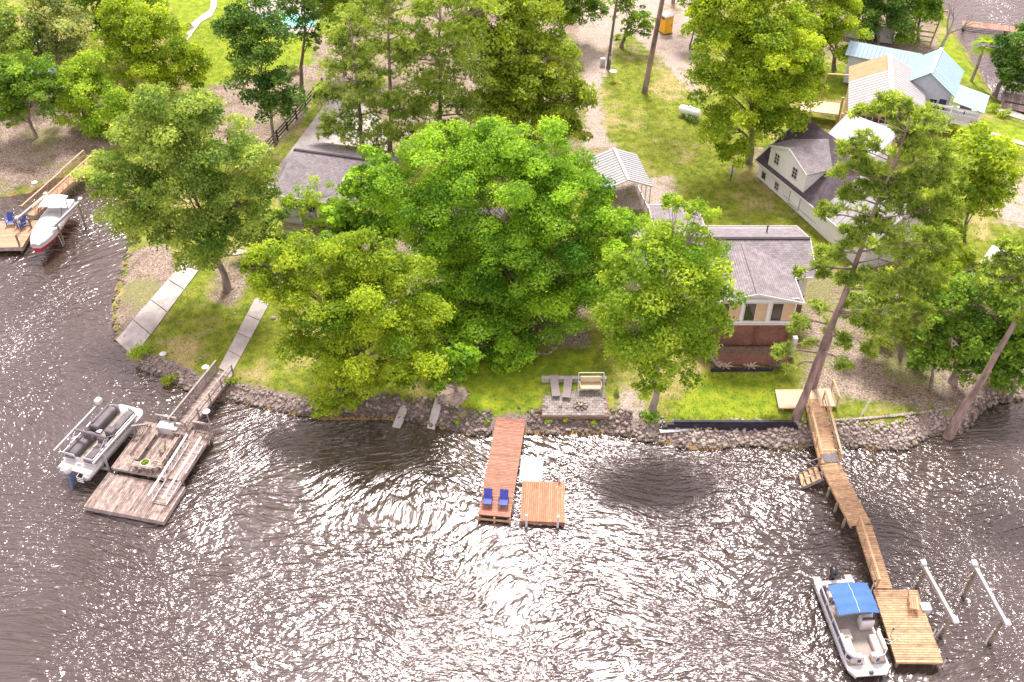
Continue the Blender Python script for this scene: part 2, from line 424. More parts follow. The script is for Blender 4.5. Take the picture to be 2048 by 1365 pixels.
bank = np.clip(1.35 - np.abs(D - .6) / 1.3, 0, 1) * (GY < 62)
H, Wn = GX.shape
idx = np.arange(H * Wn).reshape(H, Wn)
Fq = np.stack([idx[:-1, :-1], idx[:-1, 1:], idx[1:, 1:], idx[1:, :-1]], -1).reshape(-1, 4)
def ground_material():
    m = bpy.data.materials.new('ground'); m.use_nodes = True; MATS['ground'] = m
    n = m.node_tree.nodes; l = m.node_tree.links; b = n['Principled BSDF']; b.inputs['Roughness'].default_value = .95; b.inputs['Specular IOR Level'].default_value = .15
    tc = n.new('ShaderNodeTexCoord')
    def noise(s, det=6, rough=.6):
        z = n.new('ShaderNodeTexNoise'); z.inputs['Scale'].default_value = s; z.inputs['Detail'].default_value = det; z.inputs['Roughness'].default_value = rough
        l.new(tc.outputs['Object'], z.inputs[0]); return z.outputs[0]
    def ramp(v, a, c):
        r = n.new('ShaderNodeMapRange'); r.interpolation_type = 'SMOOTHSTEP'; r.inputs[1].default_value = a; r.inputs[2].default_value = c; l.new(v, r.inputs[0]); return r.outputs[0]
    def mix(f, c1, c2):
        x = n.new('ShaderNodeMix'); x.data_type = 'RGBA'
        if isinstance(f, float): x.inputs[0].default_value = f
        else: l.new(f, x.inputs[0])
        for i, c in ((6, c1), (7, c2)):
            if isinstance(c, tuple): x.inputs[i].default_value = (*c, 1)
            else: l.new(c, x.inputs[i])
        return x.outputs[2]
    def math_(op, a, c):
        x = n.new('ShaderNodeMath'); x.operation = op
        for i, v in ((0, a), (1, c)):
            if isinstance(v, float): x.inputs[i].default_value = v
            else: l.new(v, x.inputs[i])
        return x.outputs[0]
    def att(name): a = n.new('ShaderNodeAttribute'); a.attribute_name = name; return a.outputs['Fac']
    n1 = noise(.22, 5, .65); n2 = noise(1.3, 6, .7); n3 = noise(7.0, 6, .75); n4 = noise(.5, 4, .65); n5 = noise(16.0, 4, .8)
    grass = mix(ramp(n2, .3, .7), (.085, .125, .012), (.24, .26, .03))
    grass = mix(ramp(n1, .48, .66), grass, mix(ramp(n3, .35, .65), (.25, .20, .07), (.44, .35, .17)))
    lushc = mix(ramp(n2, .3, .7), (.11, .185, .010), (.28, .32, .025))
    wob = math_('MULTIPLY', math_('SUBTRACT', n2, .5), .9)
    def f(name, sh=.0): return ramp(math_('ADD', math_('ADD', att(name), wob), sh), .36, .64)
    c = mix(f('lush'), grass, lushc)
    litter = mix(ramp(n3, .35, .65), (.085, .055, .04), (.44, .345, .28)); litter = mix(ramp(n4, .45, .65), litter, mix(ramp(n3, .35, .65), (.06, .042, .03), (.25, .18, .13))); litter = mix(ramp(n5, .58, .66), litter, (.55, .46, .39)); litter = mix(ramp(n1, .5, .62), litter, mix(ramp(n3, .3, .7), (.10, .12, .03), (.32, .27, .15)))
    c = mix(f('dirt', -.06), c, litter)
    sandc = mix(ramp(n3, .3, .7), (.20, .145, .115), (.50, .42, .365)); sandc = mix(ramp(n4, .52, .68), sandc, mix(ramp(n3, .3, .7), (.13, .12, .04), (.32, .26, .15))); sandc = mix(ramp(n5, .60, .68), sandc, (.62, .54, .48))
    c = mix(f('sand', -.05), c, sandc)
    c = mix(f('bank', -.2), c, mix(ramp(n3, .35, .65), (.13, .095, .08), (.36, .28, .25)))
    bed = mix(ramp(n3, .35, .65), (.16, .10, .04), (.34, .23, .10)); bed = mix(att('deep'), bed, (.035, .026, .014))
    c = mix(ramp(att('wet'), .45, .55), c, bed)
    l.new(c, b.inputs['Base Color'])
    bp = n.new('ShaderNodeBump'); bp.inputs['Distance'].default_value = .09; bp.inputs['Strength'].default_value = .8
    l.new(math_('ADD', n3, n2), bp.inputs['Height']); l.new(bp.outputs[0], b.inputs['Normal'])
ground_material()
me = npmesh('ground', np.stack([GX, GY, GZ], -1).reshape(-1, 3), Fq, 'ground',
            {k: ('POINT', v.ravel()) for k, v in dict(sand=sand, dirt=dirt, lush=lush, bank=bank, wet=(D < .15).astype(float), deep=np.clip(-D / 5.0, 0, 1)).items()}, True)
tag(link('ground', me), kind='structure')

def water_material():
    m = bpy.data.materials.new('lake_water'); m.use_nodes = True; MATS['lake_water'] = m
    n = m.node_tree.nodes; l = m.node_tree.links; n.remove(n['Principled BSDF'])
    tc = n.new('ShaderNodeTexCoord')
    wn = n.new('ShaderNodeTexNoise'); wn.inputs['Scale'].default_value = .045; wn.inputs['Detail'].default_value = 2; l.new(tc.outputs['Object'], wn.inputs[0])
    ws = n.new('ShaderNodeVectorMath'); ws.operation = 'SCALE'; ws.inputs['Scale'].default_value = 22.0; l.new(wn.outputs['Color'], ws.inputs[0])
    wa = n.new('ShaderNodeVectorMath'); wa.operation = 'ADD'; l.new(tc.outputs['Object'], wa.inputs[0]); l.new(ws.outputs[0], wa.inputs[1])
    def noise(scale, rot, s, det=3, rough=.5, dist=0.0):
        mp = n.new('ShaderNodeMapping'); mp.vector_type = 'POINT'; mp.inputs['Scale'].default_value = scale; mp.inputs['Rotation'].default_value = (0, 0, rot); l.new(wa.outputs[0], mp.inputs[0])
        z = n.new('ShaderNodeTexNoise'); z.inputs['Scale'].default_value = s; z.inputs['Detail'].default_value = det; z.inputs['Roughness'].default_value = rough; z.inputs['Distortion'].default_value = dist
        l.new(mp.outputs[0], z.inputs[0]); return z.outputs[0]
    def ma(op, a, c):
        x = n.new('ShaderNodeMath'); x.operation = op
        for i, v in ((0, a), (1, c)):
            if isinstance(v, float): x.inputs[i].default_value = v
            else: l.new(v, x.inputs[i])
        return x.outputs[0]
    a = noise((.42, 1.75, 1), R(-6), 1.25, 2, .45, .5)
    b2 = noise((.55, 1.6, 1), R(48), 2.1, 2, .45, .5)
    c = noise((.7, 1.5, 1), R(-58), 2.7, 2, .5, .4)
    big = noise((1, 1, 1), 0, .06, 3, .5)
    wt = n.new('ShaderNodeMapRange'); wt.inputs[1].default_value = .35; wt.inputs[2].default_value = .65; wt.inputs[3].default_value = .6; wt.inputs[4].default_value = 1.3; l.new(big, wt.inputs[0])
    h = ma('ADD', ma('ADD', ma('MULTIPLY', a, 1.0), ma('MULTIPLY', b2, .5)), ma('MULTIPLY', c, .42))
    h = ma('MULTIPLY', h, wt.outputs[0])
    bp = n.new('ShaderNodeBump'); bp.inputs['Strength'].default_value = 1.0; bp.inputs['Distance'].default_value = WAVE
    l.new(h, bp.inputs['Height'])
    fr = n.new('ShaderNodeFresnel'); fr.inputs[0].default_value = 1.85; l.new(bp.outputs[0], fr.inputs['Normal'])
    gl = n.new('ShaderNodeBsdfGlossy'); gl.inputs['Roughness'].default_value = .2; gl.inputs['Color'].default_value = (1, .89, .93, 1); l.new(bp.outputs[0], gl.inputs['Normal'])
    tr = n.new('ShaderNodeBsdfTransparent'); tr.inputs[0].default_value = (.50, .40, .24, 1)
    df = n.new('ShaderNodeBsdfDiffuse'); df.inputs[0].default_value = (.085, .062, .045, 1); l.new(bp.outputs[0], df.inputs['Normal'])
    m1 = n.new('ShaderNodeMixShader'); m1.inputs[0].default_value = .5; l.new(tr.outputs[0], m1.inputs[1]); l.new(df.outputs[0], m1.inputs[2])
    m2 = n.new('ShaderNodeMixShader'); l.new(fr.outputs[0], m2.inputs[0]); l.new(m1.outputs[0], m2.inputs[1]); l.new(gl.outputs[0], m2.inputs[2])
    l.new(m2.outputs[0], n['Material Output'].inputs[0])
WAVE = .2
water_material()
wx = axis(-80, 90, 10, -1500, 1500); wy = axis(0, 160, 10, -800, 2500); WX, WY = np.meshgrid(wx, wy); h_, w_ = WX.shape; ii = np.arange(h_ * w_).reshape(h_, w_)
me = npmesh('lake', np.stack([WX, WY, np.zeros_like(WX)], -1).reshape(-1, 3), np.stack([ii[:-1, :-1], ii[:-1, 1:], ii[1:, 1:], ii[1:, :-1]], -1).reshape(-1, 4), 'lake_water', None, True)
tag(link('lake', me), kind='structure')

def slab(name, pts, m, th=.08, label=None, cat=None, lift=.03, cell=.6, kind='structure', z0=None):
    """a paved sheet lying on the ground, following its rise; pts in photo pixels round its edge"""
    W = [G(x, y) for x, y in pts]; poly = np.array([[p.x, p.y] for p in W])
    bm = bmesh.new(); vs = [bm.verts.new((p.x, p.y, 0)) for p in W]; f = bm.faces.new(vs)
    x0, y0 = poly.min(0); x1, y1 = poly.max(0)
    for k in np.arange(x0 + cell, x1, cell): bmesh.ops.bisect_plane(bm, geom=bm.verts[:] + bm.edges[:] + bm.faces[:], plane_co=(k, 0, 0), plane_no=(1, 0, 0))
    for k in np.arange(y0 + cell, y1, cell): bmesh.ops.bisect_plane(bm, geom=bm.verts[:] + bm.edges[:] + bm.faces[:], plane_co=(0, k, 0), plane_no=(0, 1, 0))
    X = np.array([v.co.x for v in bm.verts]); Y = np.array([v.co.y for v in bm.verts]); Z = height(X, Y) + lift
    for v, z in zip(bm.verts, Z): v.co.z = z if z0 is None else max(z, z0)
    r = bmesh.ops.extrude_face_region(bm, geom=bm.faces[:])
    for g in r['geom']:
        if isinstance(g, bmesh.types.BMVert): g.co.z += .05
    bmesh.ops.recalc_face_normals(bm, faces=bm.faces)
    me = bpy.data.meshes.new(name); bm.to_mesh(me); bm.free(); me.materials.append(MATS[m])
    o = link(name, me); tag(o, label, cat, kind=kind); return o
slab('driveway', [(520, 390), (560, 330), (612, 262), (655, 205), (700, 188), (760, 240), (790, 330), (740, 380)], 'concrete')
# boat ramp and walk in single poured panels
def strip(name, a0, a1, b0, b1, n, m, kind='structure'):
    """paving in n poured panels between edge a0-a1 and edge b0-b1 (photo pixels); every panel a piece of its own"""
    root = bpy.data.objects.new(name, None); COL.objects.link(root); tag(root, kind=kind)
    for i in range(n):
        t0, t1 = i / n + .004, (i + 1) / n - .004
        lp = lambda p, q, t: (p[0] + (q[0] - p[0]) * t, p[1] + (q[1] - p[1]) * t)
        o = slab('panel', [lp(a0, a1, t0), lp(b0, b1, t0), lp(b0, b1, t1), lp(a0, a1, t1)], m, kind=None); o.parent = root
    return root
strip('boat_ramp', (372, 520), (231, 682), (402, 536), (268, 716), 4, 'concrete')
strip('footpath', (512, 596), (438, 738), (540, 606), (462, 752), 4, 'concrete_pale')
strip('footpath', (600, 470), (520, 590), (620, 480), (545, 600), 3, 'concrete_pale')
slab('footpath', [(426, -30), (436, -30), (434, 14), (424, 34), (402, 46), (368, 92), (354, 104), (346, 100), (372, 72), (380, 50), (400, 34), (420, 20)], 'concrete_pale')
slab('footpath', [(440, 508), (480, 500), (500, 500), (500, 506), (470, 512)], 'concrete_pale')
slab('footpath', [(1962, 258), (2060, 290), (2060, 297), (1960, 266)], 'concrete_pale')
slab('footpath', [(1990, 210), (2060, 232), (2060, 246), (2000, 228)], 'concrete_pale')
slab('pool_deck', [(480, -30), (680, -30), (680, 62), (560, 72), (520, 50), (500, 20)], 'concrete_pale')

# grass blades on the lawns (nobody could count them)
def grass_stuff():
    n = 150000
    gx = rng.uniform(-46, 50, n); gy = rng.uniform(47, 118, n)
    d = sdist(gx, gy)
    ix = np.clip(np.searchsorted(xs, gx), 0, len(xs) - 1); iy = np.clip(np.searchsorted(ys, gy), 0, len(ys) - 1)
    bad = np.maximum(np.maximum(sand[iy, ix], dirt[iy, ix] * .95), bank[iy, ix])
    k = (d > 1.3) & (rng.random(n) > bad * 1.15)
    for pts in ([(372, 520), (231, 682), (268, 716), (402, 536)], [(512, 596), (438, 738), (462, 752), (540, 606)], [(520, 390), (560, 330), (655, 205), (760, 240), (790, 330)], [(1080, 758), (1216, 762), (1220, 836), (1080, 834)], [(1550, 780), (1680, 785), (1680, 825), (1550, 825)]):
        k &= ~inpoly(gx, gy, pxl(pts, 1.2))
    gx = gx[k]; gy = gy[k]; gz_ = height(gx, gy); N = len(gx)
    an = rng.uniform(0, 2 * np.pi, N); hh = rng.uniform(.05, .13, N); ww = rng.uniform(.03, .06, N); lean = rng.normal(0, .07, (N, 2))
    base = np.stack([gx, gy, gz_ - .01], -1); t = np.stack([np.cos(an), np.sin(an), 0 * an], -1) * ww[:, None]
    tip = base + np.stack([lean[:, 0], lean[:, 1], hh], -1)
    V = np.stack([base - t, base + t, tip], 1).reshape(-1, 3); Fc = np.arange(3 * N).reshape(-1, 3)
    me = npmesh('grass', V, Fc, 'grass_blade', {'leaf': ('FACE', rng.random(N))})
    tag(link('grass', me), 'short green grass blades covering the lakeside lawns', 'grass', kind='stuff')
def leafmat(name, dark, light, trans=.35, rough=.6, tint=1.15):
    m = bpy.data.materials.new(name); m.use_nodes = True; MATS[name] = m
    n = m.node_tree.nodes; l = m.node_tree.links; b = n['Principled BSDF']; b.inputs['Roughness'].default_value = rough; b.inputs['Specular IOR Level'].default_value = .3
    a = n.new('ShaderNodeAttribute'); a.attribute_name = 'leaf'
    mx = n.new('ShaderNodeMix'); mx.data_type = 'RGBA'; mx.inputs[6].default_value = (*dark, 1); mx.inputs[7].default_value = (*light, 1)
    l.new(a.outputs['Fac'], mx.inputs[0]); l.new(mx.outputs[2], b.inputs['Base Color'])
    t = n.new('ShaderNodeBsdfTranslucent'); hs = n.new('ShaderNodeHueSaturation'); hs.inputs['Value'].default_value = tint; l.new(mx.outputs[2], hs.inputs['Color']); yl = n.new('ShaderNodeMix'); yl.data_type = 'RGBA'; yl.blend_type = 'MULTIPLY'; yl.inputs[0].default_value = 1.0; yl.inputs[7].default_value = (1.3, 1.15, .5, 1); l.new(hs.outputs[0], yl.inputs[6]); l.new(yl.outputs[2], t.inputs[0])
    ms = n.new('ShaderNodeMixShader'); ms.inputs[0].default_value = trans; l.new(b.outputs[0], ms.inputs[1]); l.new(t.outputs[0], ms.inputs[2])
    l.new(ms.outputs[0], n['Material Output'].inputs[0]); return m
leafmat('grass_blade', (.10, .16, .015), (.30, .33, .05), .3)
grass_stuff()

# stone banks along the water: the biggest stones single, the rest one mass
def stone_mesh(k):
    r = random.Random(k); bm = bmesh.new(); bmesh.ops.create_icosphere(bm, subdivisions=1, radius=.5)
    sx, sy, sz = r.uniform(.8, 1.2), r.uniform(.65, .95), r.uniform(.45, .7)
    for v in bm.verts:
        q = r.uniform(.78, 1.15); v.co = Vector((v.co.x * sx, v.co.y * sy, v.co.z * sz)) * q
    me = bpy.data.meshes.new('stone'); bm.to_mesh(me); bm.free(); return me
STONES = [stone_mesh(k) for k in range(8)]
for s_ in STONES: s_.materials.append(MATS['stone'])
STONES_P = [s_.copy() for s_ in STONES]
for s_ in STONES_P: s_.materials.clear(); s_.materials.append(MATS['stone_pale'])
STV = [np.array([v.co[:] for v in m.vertices]) for m in STONES]; STF = [np.array([p.vertices[:] for p in m.polygons]) for m in STONES]
def stone_bank(label, pts, n, nbig, lo, hi, smin, smax, m='stone', set_=STONES, skip=()):
    line = pxl(pts); seg = np.diff(line, axis=0); sl_ = np.hypot(seg[:, 0], seg[:, 1]); cs = np.concatenate([[0], np.cumsum(sl_)])
    c0 = at(*pts[0], .2); root = thing('stone_bank', label, 'stone bank', (0, 0, 0), 0, 'stone banks along the lake shore')
    V = []; Fs = []; b = 0; items = []
    for i in range(n):
        s = random.uniform(0, cs[-1]); k = min(np.searchsorted(cs, s) - 1, len(seg) - 1); k = max(k, 0)
        t = (s - cs[k]) / sl_[k]; p = line[k] + seg[k] * t; nn = np.array([-seg[k][1], seg[k][0]]) / sl_[k]
        off = random.uniform(lo, hi); p = p + nn * off
        if any(inpoly(np.array([p[0]]), np.array([p[1]]), q)[0] for q in skip): continue
        sz = smin + (smax - smin) * random.random() ** 2.2; items.append((sz, p))
    items.sort(key=lambda q: -q[0]); P2 = np.array([q[1] for q in items]); Z = height(P2[:, 0], P2[:, 1])
    for i, (sz, p) in enumerate(items):
        e = Euler((random.uniform(-.5, .5), random.uniform(-.5, .5), random.uniform(0, 6.28)))
        z = max(Z[i], -.25) + sz * random.uniform(.05, .3); j = random.randrange(8)
        if i < nbig:
            o = link('stone', set_[j], root, (p[0], p[1], z)); o.rotation_euler = e; o.scale = (sz, sz, sz)
        else:
            Mx = np.array(e.to_matrix()) * sz; V.append(STV[j] @ Mx.T + np.array([p[0], p[1], z])); Fs.append(STF[j] + b); b += len(STV[j])
    if V:
        o = link('loose_stones', npmesh('loose_stones', np.vstack(V), np.vstack(Fs), m), root); o['kind'] = 'stuff'
    return root
def box_px(pts, z=.5): return pxl(pts, z)
stone_bank('pale stone bank beneath the lawn between boat ramp and yellow-green tree', SHORE[17:24], 900, 100, -.25, 1.3, .12, .42, 'stone_pale', STONES_P, skip=[box_px([(420, 720), (475, 745), (400, 840), (350, 820)])])
stone_bank('grey stone bank from the concrete rails to the patio, behind the brown dock', SHORE[23:34], 2100, 120, -.3, 1.9, .12, .44, 'stone', STONES, skip=[box_px([(985, 825), (1056, 825), (1050, 900), (980, 900)])])
stone_bank('stone bank below the black timber wall and beside the right wooden dock', SHORE[33:48], 2300, 120, -.3, 1.9, .12, .44, 'stone_pale', STONES_P)
stone_bank('rubble bank at the far right under the leaning pine', SHORE[47:52], 260, 40, -.3, 1.2, .2, .6)
stone_bank('low rubble edge along the left cove beside the boat ramp', SHORE[9:16], 240, 30, -.2, .8, .14, .36)
# ------------------------------------------------------------------ houses
def roof_slab(root, pts, m, th=.12, name='roof', parent=None):
    """a sloping slab over four (or more) corner points, thickness downward along its own normal"""
    P = [Vector(p) for p in pts]; n = (P[1] - P[0]).cross(P[2] - P[0]).normalized()
    if n.z < 0: P = P[::-1]; n = -n
    b = MB(); b.loft([[p - n * th for p in P], P]); return b.build(name, m, parent or root, uvaxis=True)
def window(root, x0, x1, z0, z1, y, cols=2, rows=1, panes=('glass_dark',), fr='white_trim', name='window', w=.06, axis='y', sgn=-1):
    """framed window proud of a wall standing at y (or x); looks along sgn"""
    def bx(a0, a1, c0, c1, d0, d1):
        lo, hi = sorted((y + sgn * d0, y + sgn * d1))
        return MB().box(a0, a1, lo, hi, c0, c1) if axis == 'y' else MB().box(lo, hi, a0, a1, c0, c1)
    f = bx(x0 - w, x1 + w, z1, z1 + w, .0, .06)
    for q in (bx(x0 - w, x1 + w, z0 - w, z0, 0, .08), bx(x0 - w, x0, z0, z1, 0, .06), bx(x1, x1 + w, z0, z1, 0, .06)):
        o = len(f.v); f.v += q.v; f.f += [tuple(i + o for i in t) for t in q.f]
    root_f = f.build(name, fr, root)
    for c in range(cols):
        for r in range(rows):
            a0 = x0 + (x1 - x0) * c / cols + .02; a1 = x0 + (x1 - x0) * (c + 1) / cols - .02; c0 = z0 + (z1 - z0) * r / rows + .02; c1 = z0 + (z1 - z0) * (r + 1) / rows - .02
            bx(a0, a1, c0, c1, .004, .025).build('pane', panes[(c + r) % len(panes)], root_f)
    if cols > 1 or rows > 1:
        k = MB()
        for c in range(1, cols): q = bx(x0 + (x1 - x0) * c / cols - .02, x0 + (x1 - x0) * c / cols + .02, z0, z1, 0, .045); o = len(k.v); k.v += q.v; k.f += [tuple(i + o for i in t) for t in q.f]
        for r in range(1, rows): q = bx(x0, x1, z0 + (z1 - z0) * r / rows - .02, z0 + (z1 - z0) * r / rows + .02, 0, .042); o = len(k.v); k.v += q.v; k.f += [tuple(i + o for i in t) for t in q.f]
        k.build('mullion', fr, root_f)
    return root_f
def gable_wall(root, x0, x1, y0, y1, z0, zm, xa, za, m, name='wall'):
    b = MB(); b.loft([[(x0, y0, z0), (x1, y0, z0), (x1, y0, zm), (xa, y0, za), (x0, y0, zm)], [(x0, y1, z0), (x1, y1, z0), (x1, y1, zm), (xa, y1, za), (x0, y1, zm)]])
    return b.build(name, m, root, uvaxis=True)
def metal_roof(root, a, b_, c, d, m, pw=.6, rib=.035, name='roof_panel', th=.05):
    """metal sheets side by side: a-b along the eave, d-c along the ridge; each sheet a piece with its raised seam"""
    a, b_, c, d = [Vector(q) for q in (a, b_, c, d)]; n = max(1, round((b_ - a).length / pw))
    nr = (b_ - a).cross(d - a).normalized(); nr = nr if nr.z > 0 else -nr; u = (b_ - a).normalized()
    for i in range(n):
        t0, t1 = i / n, (i + 1) / n; p = [a.lerp(b_, t0), a.lerp(b_, t1), d.lerp(c, t1), d.lerp(c, t0)]
        q = MB().loft([[v - nr * th for v in p], p]); w_ = u * .035
        q.loft([[p[0] - w_ * 0, p[0] + w_, p[3] + w_, p[3]], [p[0] + nr * rib, p[0] + w_ + nr * rib, p[3] + w_ + nr * rib, p[3] + nr * rib]])
        q.build(name, m, root)
# --- house with the sunroom (right of centre)
z0 = 1.2
H1 = thing('sunroom_house', 'grey-roofed house with white sunroom over a brick basement', 'house', (0, 0, 0))
MB().box(9.6, 22.6, 61.6, 67.6, z0, 6.2).build('wall', 'siding_white', H1, uvaxis=True)
MB().box(22.601, 22.64, 61.55, 67.6, z0, 3.9).box(21.1, 22.64, 61.56, 61.598, z0, 3.9).build('brick_base', 'brick_red', H1, uvaxis=True)
gable_wall(H1, 14.9, 20.9, 57.9, 61.598, 4.1, 6.4, 17.8, 7.0, 'white_paint', 'sunroom_wall')
MB().box(15.0, 20.8, 58.0, 61.597, z0, 4.099).build('basement_wall', 'brick_red', H1, uvaxis=True)
MB().box(18.2, 18.5, 57.93, 57.999, z0, 4.0).box(20.6, 20.85, 57.93, 57.999, z0, 4.0).build('brick_pier', 'plank_deck', H1)
MB().box(14.85, 20.95, 57.84, 57.898, 4.0, 4.16).build('skirt_board', 'white_trim', H1)
MB().bar((14.8, 57.86, 6.44), (20.98, 57.86, 6.44), .06, .16).build('fascia', 'white_trim', H1)
for x in (15.2, 17.15, 19.15): window(H1, x, x + 1.6, 4.42, 6.02, 57.9, 2, 1, ('glass_dark', 'blind_tan'))
window(H1, 21.55, 21.95, 4.4, 5.8, 61.6, 1, 1)
window(H1, 58.6, 60.6, 4.65, 5.95, 20.9, 2, 1, ('glass_dark', 'blind_tan'), axis='x', sgn=1)
zr = 7.25
roof_slab(H1, [(9.2, 61.1, 6.0), (23.1, 61.1, 6.0), (23.1, 64.5, zr), (9.2, 64.5, zr)], 'shingle_grey')
roof_slab(H1, [(9.2, 68.0, 6.05), (23.1, 68.0, 6.05), (23.1, 64.51, zr), (9.2, 64.51, zr)], 'shingle_grey')
roof_slab(H1, [(14.5, 57.5, 6.32), (17.8, 57.5, 7.16), (17.8, 64.3, 7.16), (14.5, 61.9, 6.32)], 'shingle_grey', .1, 'sunroom_roof')
roof_slab(H1, [(21.25, 57.5, 6.32), (17.802, 57.5, 7.16), (17.802, 64.3, 7.16), (21.25, 61.9, 6.32)], 'shingle_grey', .1, 'sunroom_roof')
MB().bar((9.2, 64.5, zr + .02), (23.1, 64.5, zr + .02), .3, .06).build('ridge_cap', 'shingle_dark', H1); MB().bar((17.8, 57.5, 7.17), (17.8, 64.0, 7.17), .26, .05).build('ridge_cap', 'ridge_grey', H1)  # main cap darker than the roof: the ridge's shadow line put into its colour
for a, c in (((23.12, 61.08, 5.94), (23.12, 64.5, 7.18)), ((23.12, 67.95, 5.98), (23.12, 64.5, 7.18)), ((14.45, 57.47, 6.27), (17.8, 57.47, 7.1)), ((21.3, 57.47, 6.27), (17.8, 57.47, 7.1)), ((9.2, 68.03, 6.0), (23.1, 68.03, 6.0)), ((21.3, 61.07, 5.95), (23.1, 61.07, 5.95)), ((21.28, 57.5, 6.26), (21.28, 61.6, 6.26))): MB().bar(a, c, .05, .2).build('fascia', 'white_trim', H1)
MB().box(11.8, 15.2, 67.601, 71.6, z0, 5.6).build('rear_wing_wall', 'siding_white', H1, uvaxis=True)
roof_slab(H1, [(11.5, 71.9, 5.6), (15.6, 71.9, 5.6), (15.6, 68.02, 6.0), (11.5, 68.02, 6.0)], 'shingle_grey', .1, 'rear_wing_roof')
for a, c in (((11.48, 71.9, 5.56), (11.48, 68.0, 5.95)), ((15.62, 71.9, 5.56), (15.62, 68.0, 5.95)), ((11.5, 71.93, 5.55), (15.6, 71.93, 5.55))): MB().bar(a, c, .05, .18).build('fascia', 'white_trim', H1)
MB().tube((20.2, 66.3, 6.5), (20.2, 66.3, 7.2), .06).lathe([(.12, 0), (.1, .08), (.02, .1)], (20.2, 66.3, 7.2), 8).build('roof_vent', 'steel_dark', H1)
MB().box(21.0, 21.35, 57.2, 57.6, z0 + .2, z0 + 2.0).build('meter_box', 'white_plastic', H1)
# raised bed before the basement, plants, wooden stair
o = thing('planter_wall', 'low brown brick planter wall before the brick basement', 'wall', (0, 0, 0))
MB().box(15.3, 20.7, 56.5, 56.7, .9, 2.15).box(15.3, 15.5, 56.701, 57.7, .9, 2.15).box(20.5, 20.7, 56.701, 57.7, .9, 2.15).build('brickwork', 'brick_red', o, uvaxis=True); MB().box(15.501, 20.499, 56.701, 57.7, .9, 2.05).build('soil', 'soil', o)
MB().box(14.9, 19.5, 55.9, 56.1, .9, 1.35).build('edging_timber', 'timber_black', o)
for lb, x in (('left', 16.0), ('middle', 17.9), ('right', 19.8)):
    o = thing('spiky_plant', '%s rosette plant in front of the brown planter wall' % lb, 'plant', (x, 56.25, gz(x, 56.25)), 0, 'rosette plants by the planter wall'); b = MB()
    for k in range(13):
        a = k * 2.4; e = .3 + .5 * (k % 3) / 2; d = Vector((math.cos(a) * math.cos(e), math.sin(a) * math.cos(e), math.sin(e))); s = d.cross(Vector((0, 0, 1))).normalized() * .05
        b.quad(Vector((0, 0, .1)) - s, Vector((0, 0, .1)) + s, d * .45 + s * 1.3 + Vector((0, 0, .14)), d * .75 + Vector((0, 0, .02)), d * .45 - s * 1.3 + Vector((0, 0, .14)))
    b.build('leaves', 'cushion_cream' if lb != 'right' else 'pile_wood', o); MB().tube((0, 0, -.1), (0, 0, .15), .06).build('stem', 'bark', o)
c0 = Vector((15.0, 57.2, 0)); o = thing('garden_stair', 'weathered wooden stair with black rail beside the planter wall', 'stair', (14.3, 57.5, 1.3), R(-48))
for k in range(8): MB().box(.24 * k, .24 * k + .25, 0, 1.2, 1.15 - k * .145, 1.2 - k * .145).build('tread', 'plank_grey', o)
for y in (-.03, 1.2): MB().bar((0, y + .015, 1.1), (1.95, y + .015, -.05), .05, .26).build('stringer', 'timber_grey', o)
MB().tube((0, 1.25, 2.0), (1.9, 1.25, .85), .025).tube((1.9, 1.25, -.1), (1.9, 1.25, .86), .03).tube((0, 1.25, 1.0), (0, 1.25, 2.0), .03).build('hand_rail', 'steel_dark', o)
MB().box(-1.3, -.01, -.03, 1.25, 1.12, 1.2).build('stair_landing', 'plank_grey', o)
for x, y in ((-1.2, .1), (-1.2, 1.1)): MB().box(x - .05, x + .05, y - .05, y + .05, -.3, 1.119).build('post', 'timber_grey', o)
# --- carport
zg = 2.05; A = at(1203, 374, zg + 2.4); B = at(1306, 374, zg + 2.4); C_ = at(1274, 309, zg + 2.4); d = (C_ - B); rz = math.atan2(d.y, d.x) - math.pi / 2
w_ = abs((B - A).dot(Vector((math.cos(rz), math.sin(rz), 0)))); l_ = d.length
CP = thing('carport', 'open metal carport with pale ribbed gable roof', 'carport', (B.x, B.y, zg), rz); ze, zr_ = 2.4, 3.25
for s in (0, 1):
    xe = 0 if s else -w_
    metal_roof(CP, (xe, 0, ze), (xe, l_, ze), (-w_ / 2, l_, zr_), (-w_ / 2, 0, zr_), 'carport_metal', .42, .05, th=.03)
MB().bar((-w_ / 2, 0, zr_ + .04), (-w_ / 2, l_, zr_ + .04), .3, .03).build('ridge_cap', 'carport_metal', CP)
for x in (-w_ + .15, -.15):
    for k in range(5): y = .15 + k * (l_ - .3) / 4; MB().box(x - .035, x + .035, y - .035, y + .035, -.4, ze - .03).build('post', 'galvanised', CP)
    MB().bar((x, .1, ze - .09), (x, l_ - .1, ze - .09), .07).build('eave_tube', 'galvanised', CP); MB().bar((x, .15, .02), (x, l_ - .15, .02), .07).build('base_tube', 'galvanised', CP)
for k in range(5):
    y = .15 + k * (l_ - .3) / 4; MB().bar((-w_ + .15, y, ze - .06), (-w_ / 2, y, zr_ - .09), .06).bar((-.15, y, ze - .06), (-w_ / 2, y, zr_ - .09), .06).build('rafter', 'galvanised', CP)
MB().bar((-.15, .15, ze - .1), (-.9, .15, zr_ - .5), .05).build('brace', 'white_metal', CP)
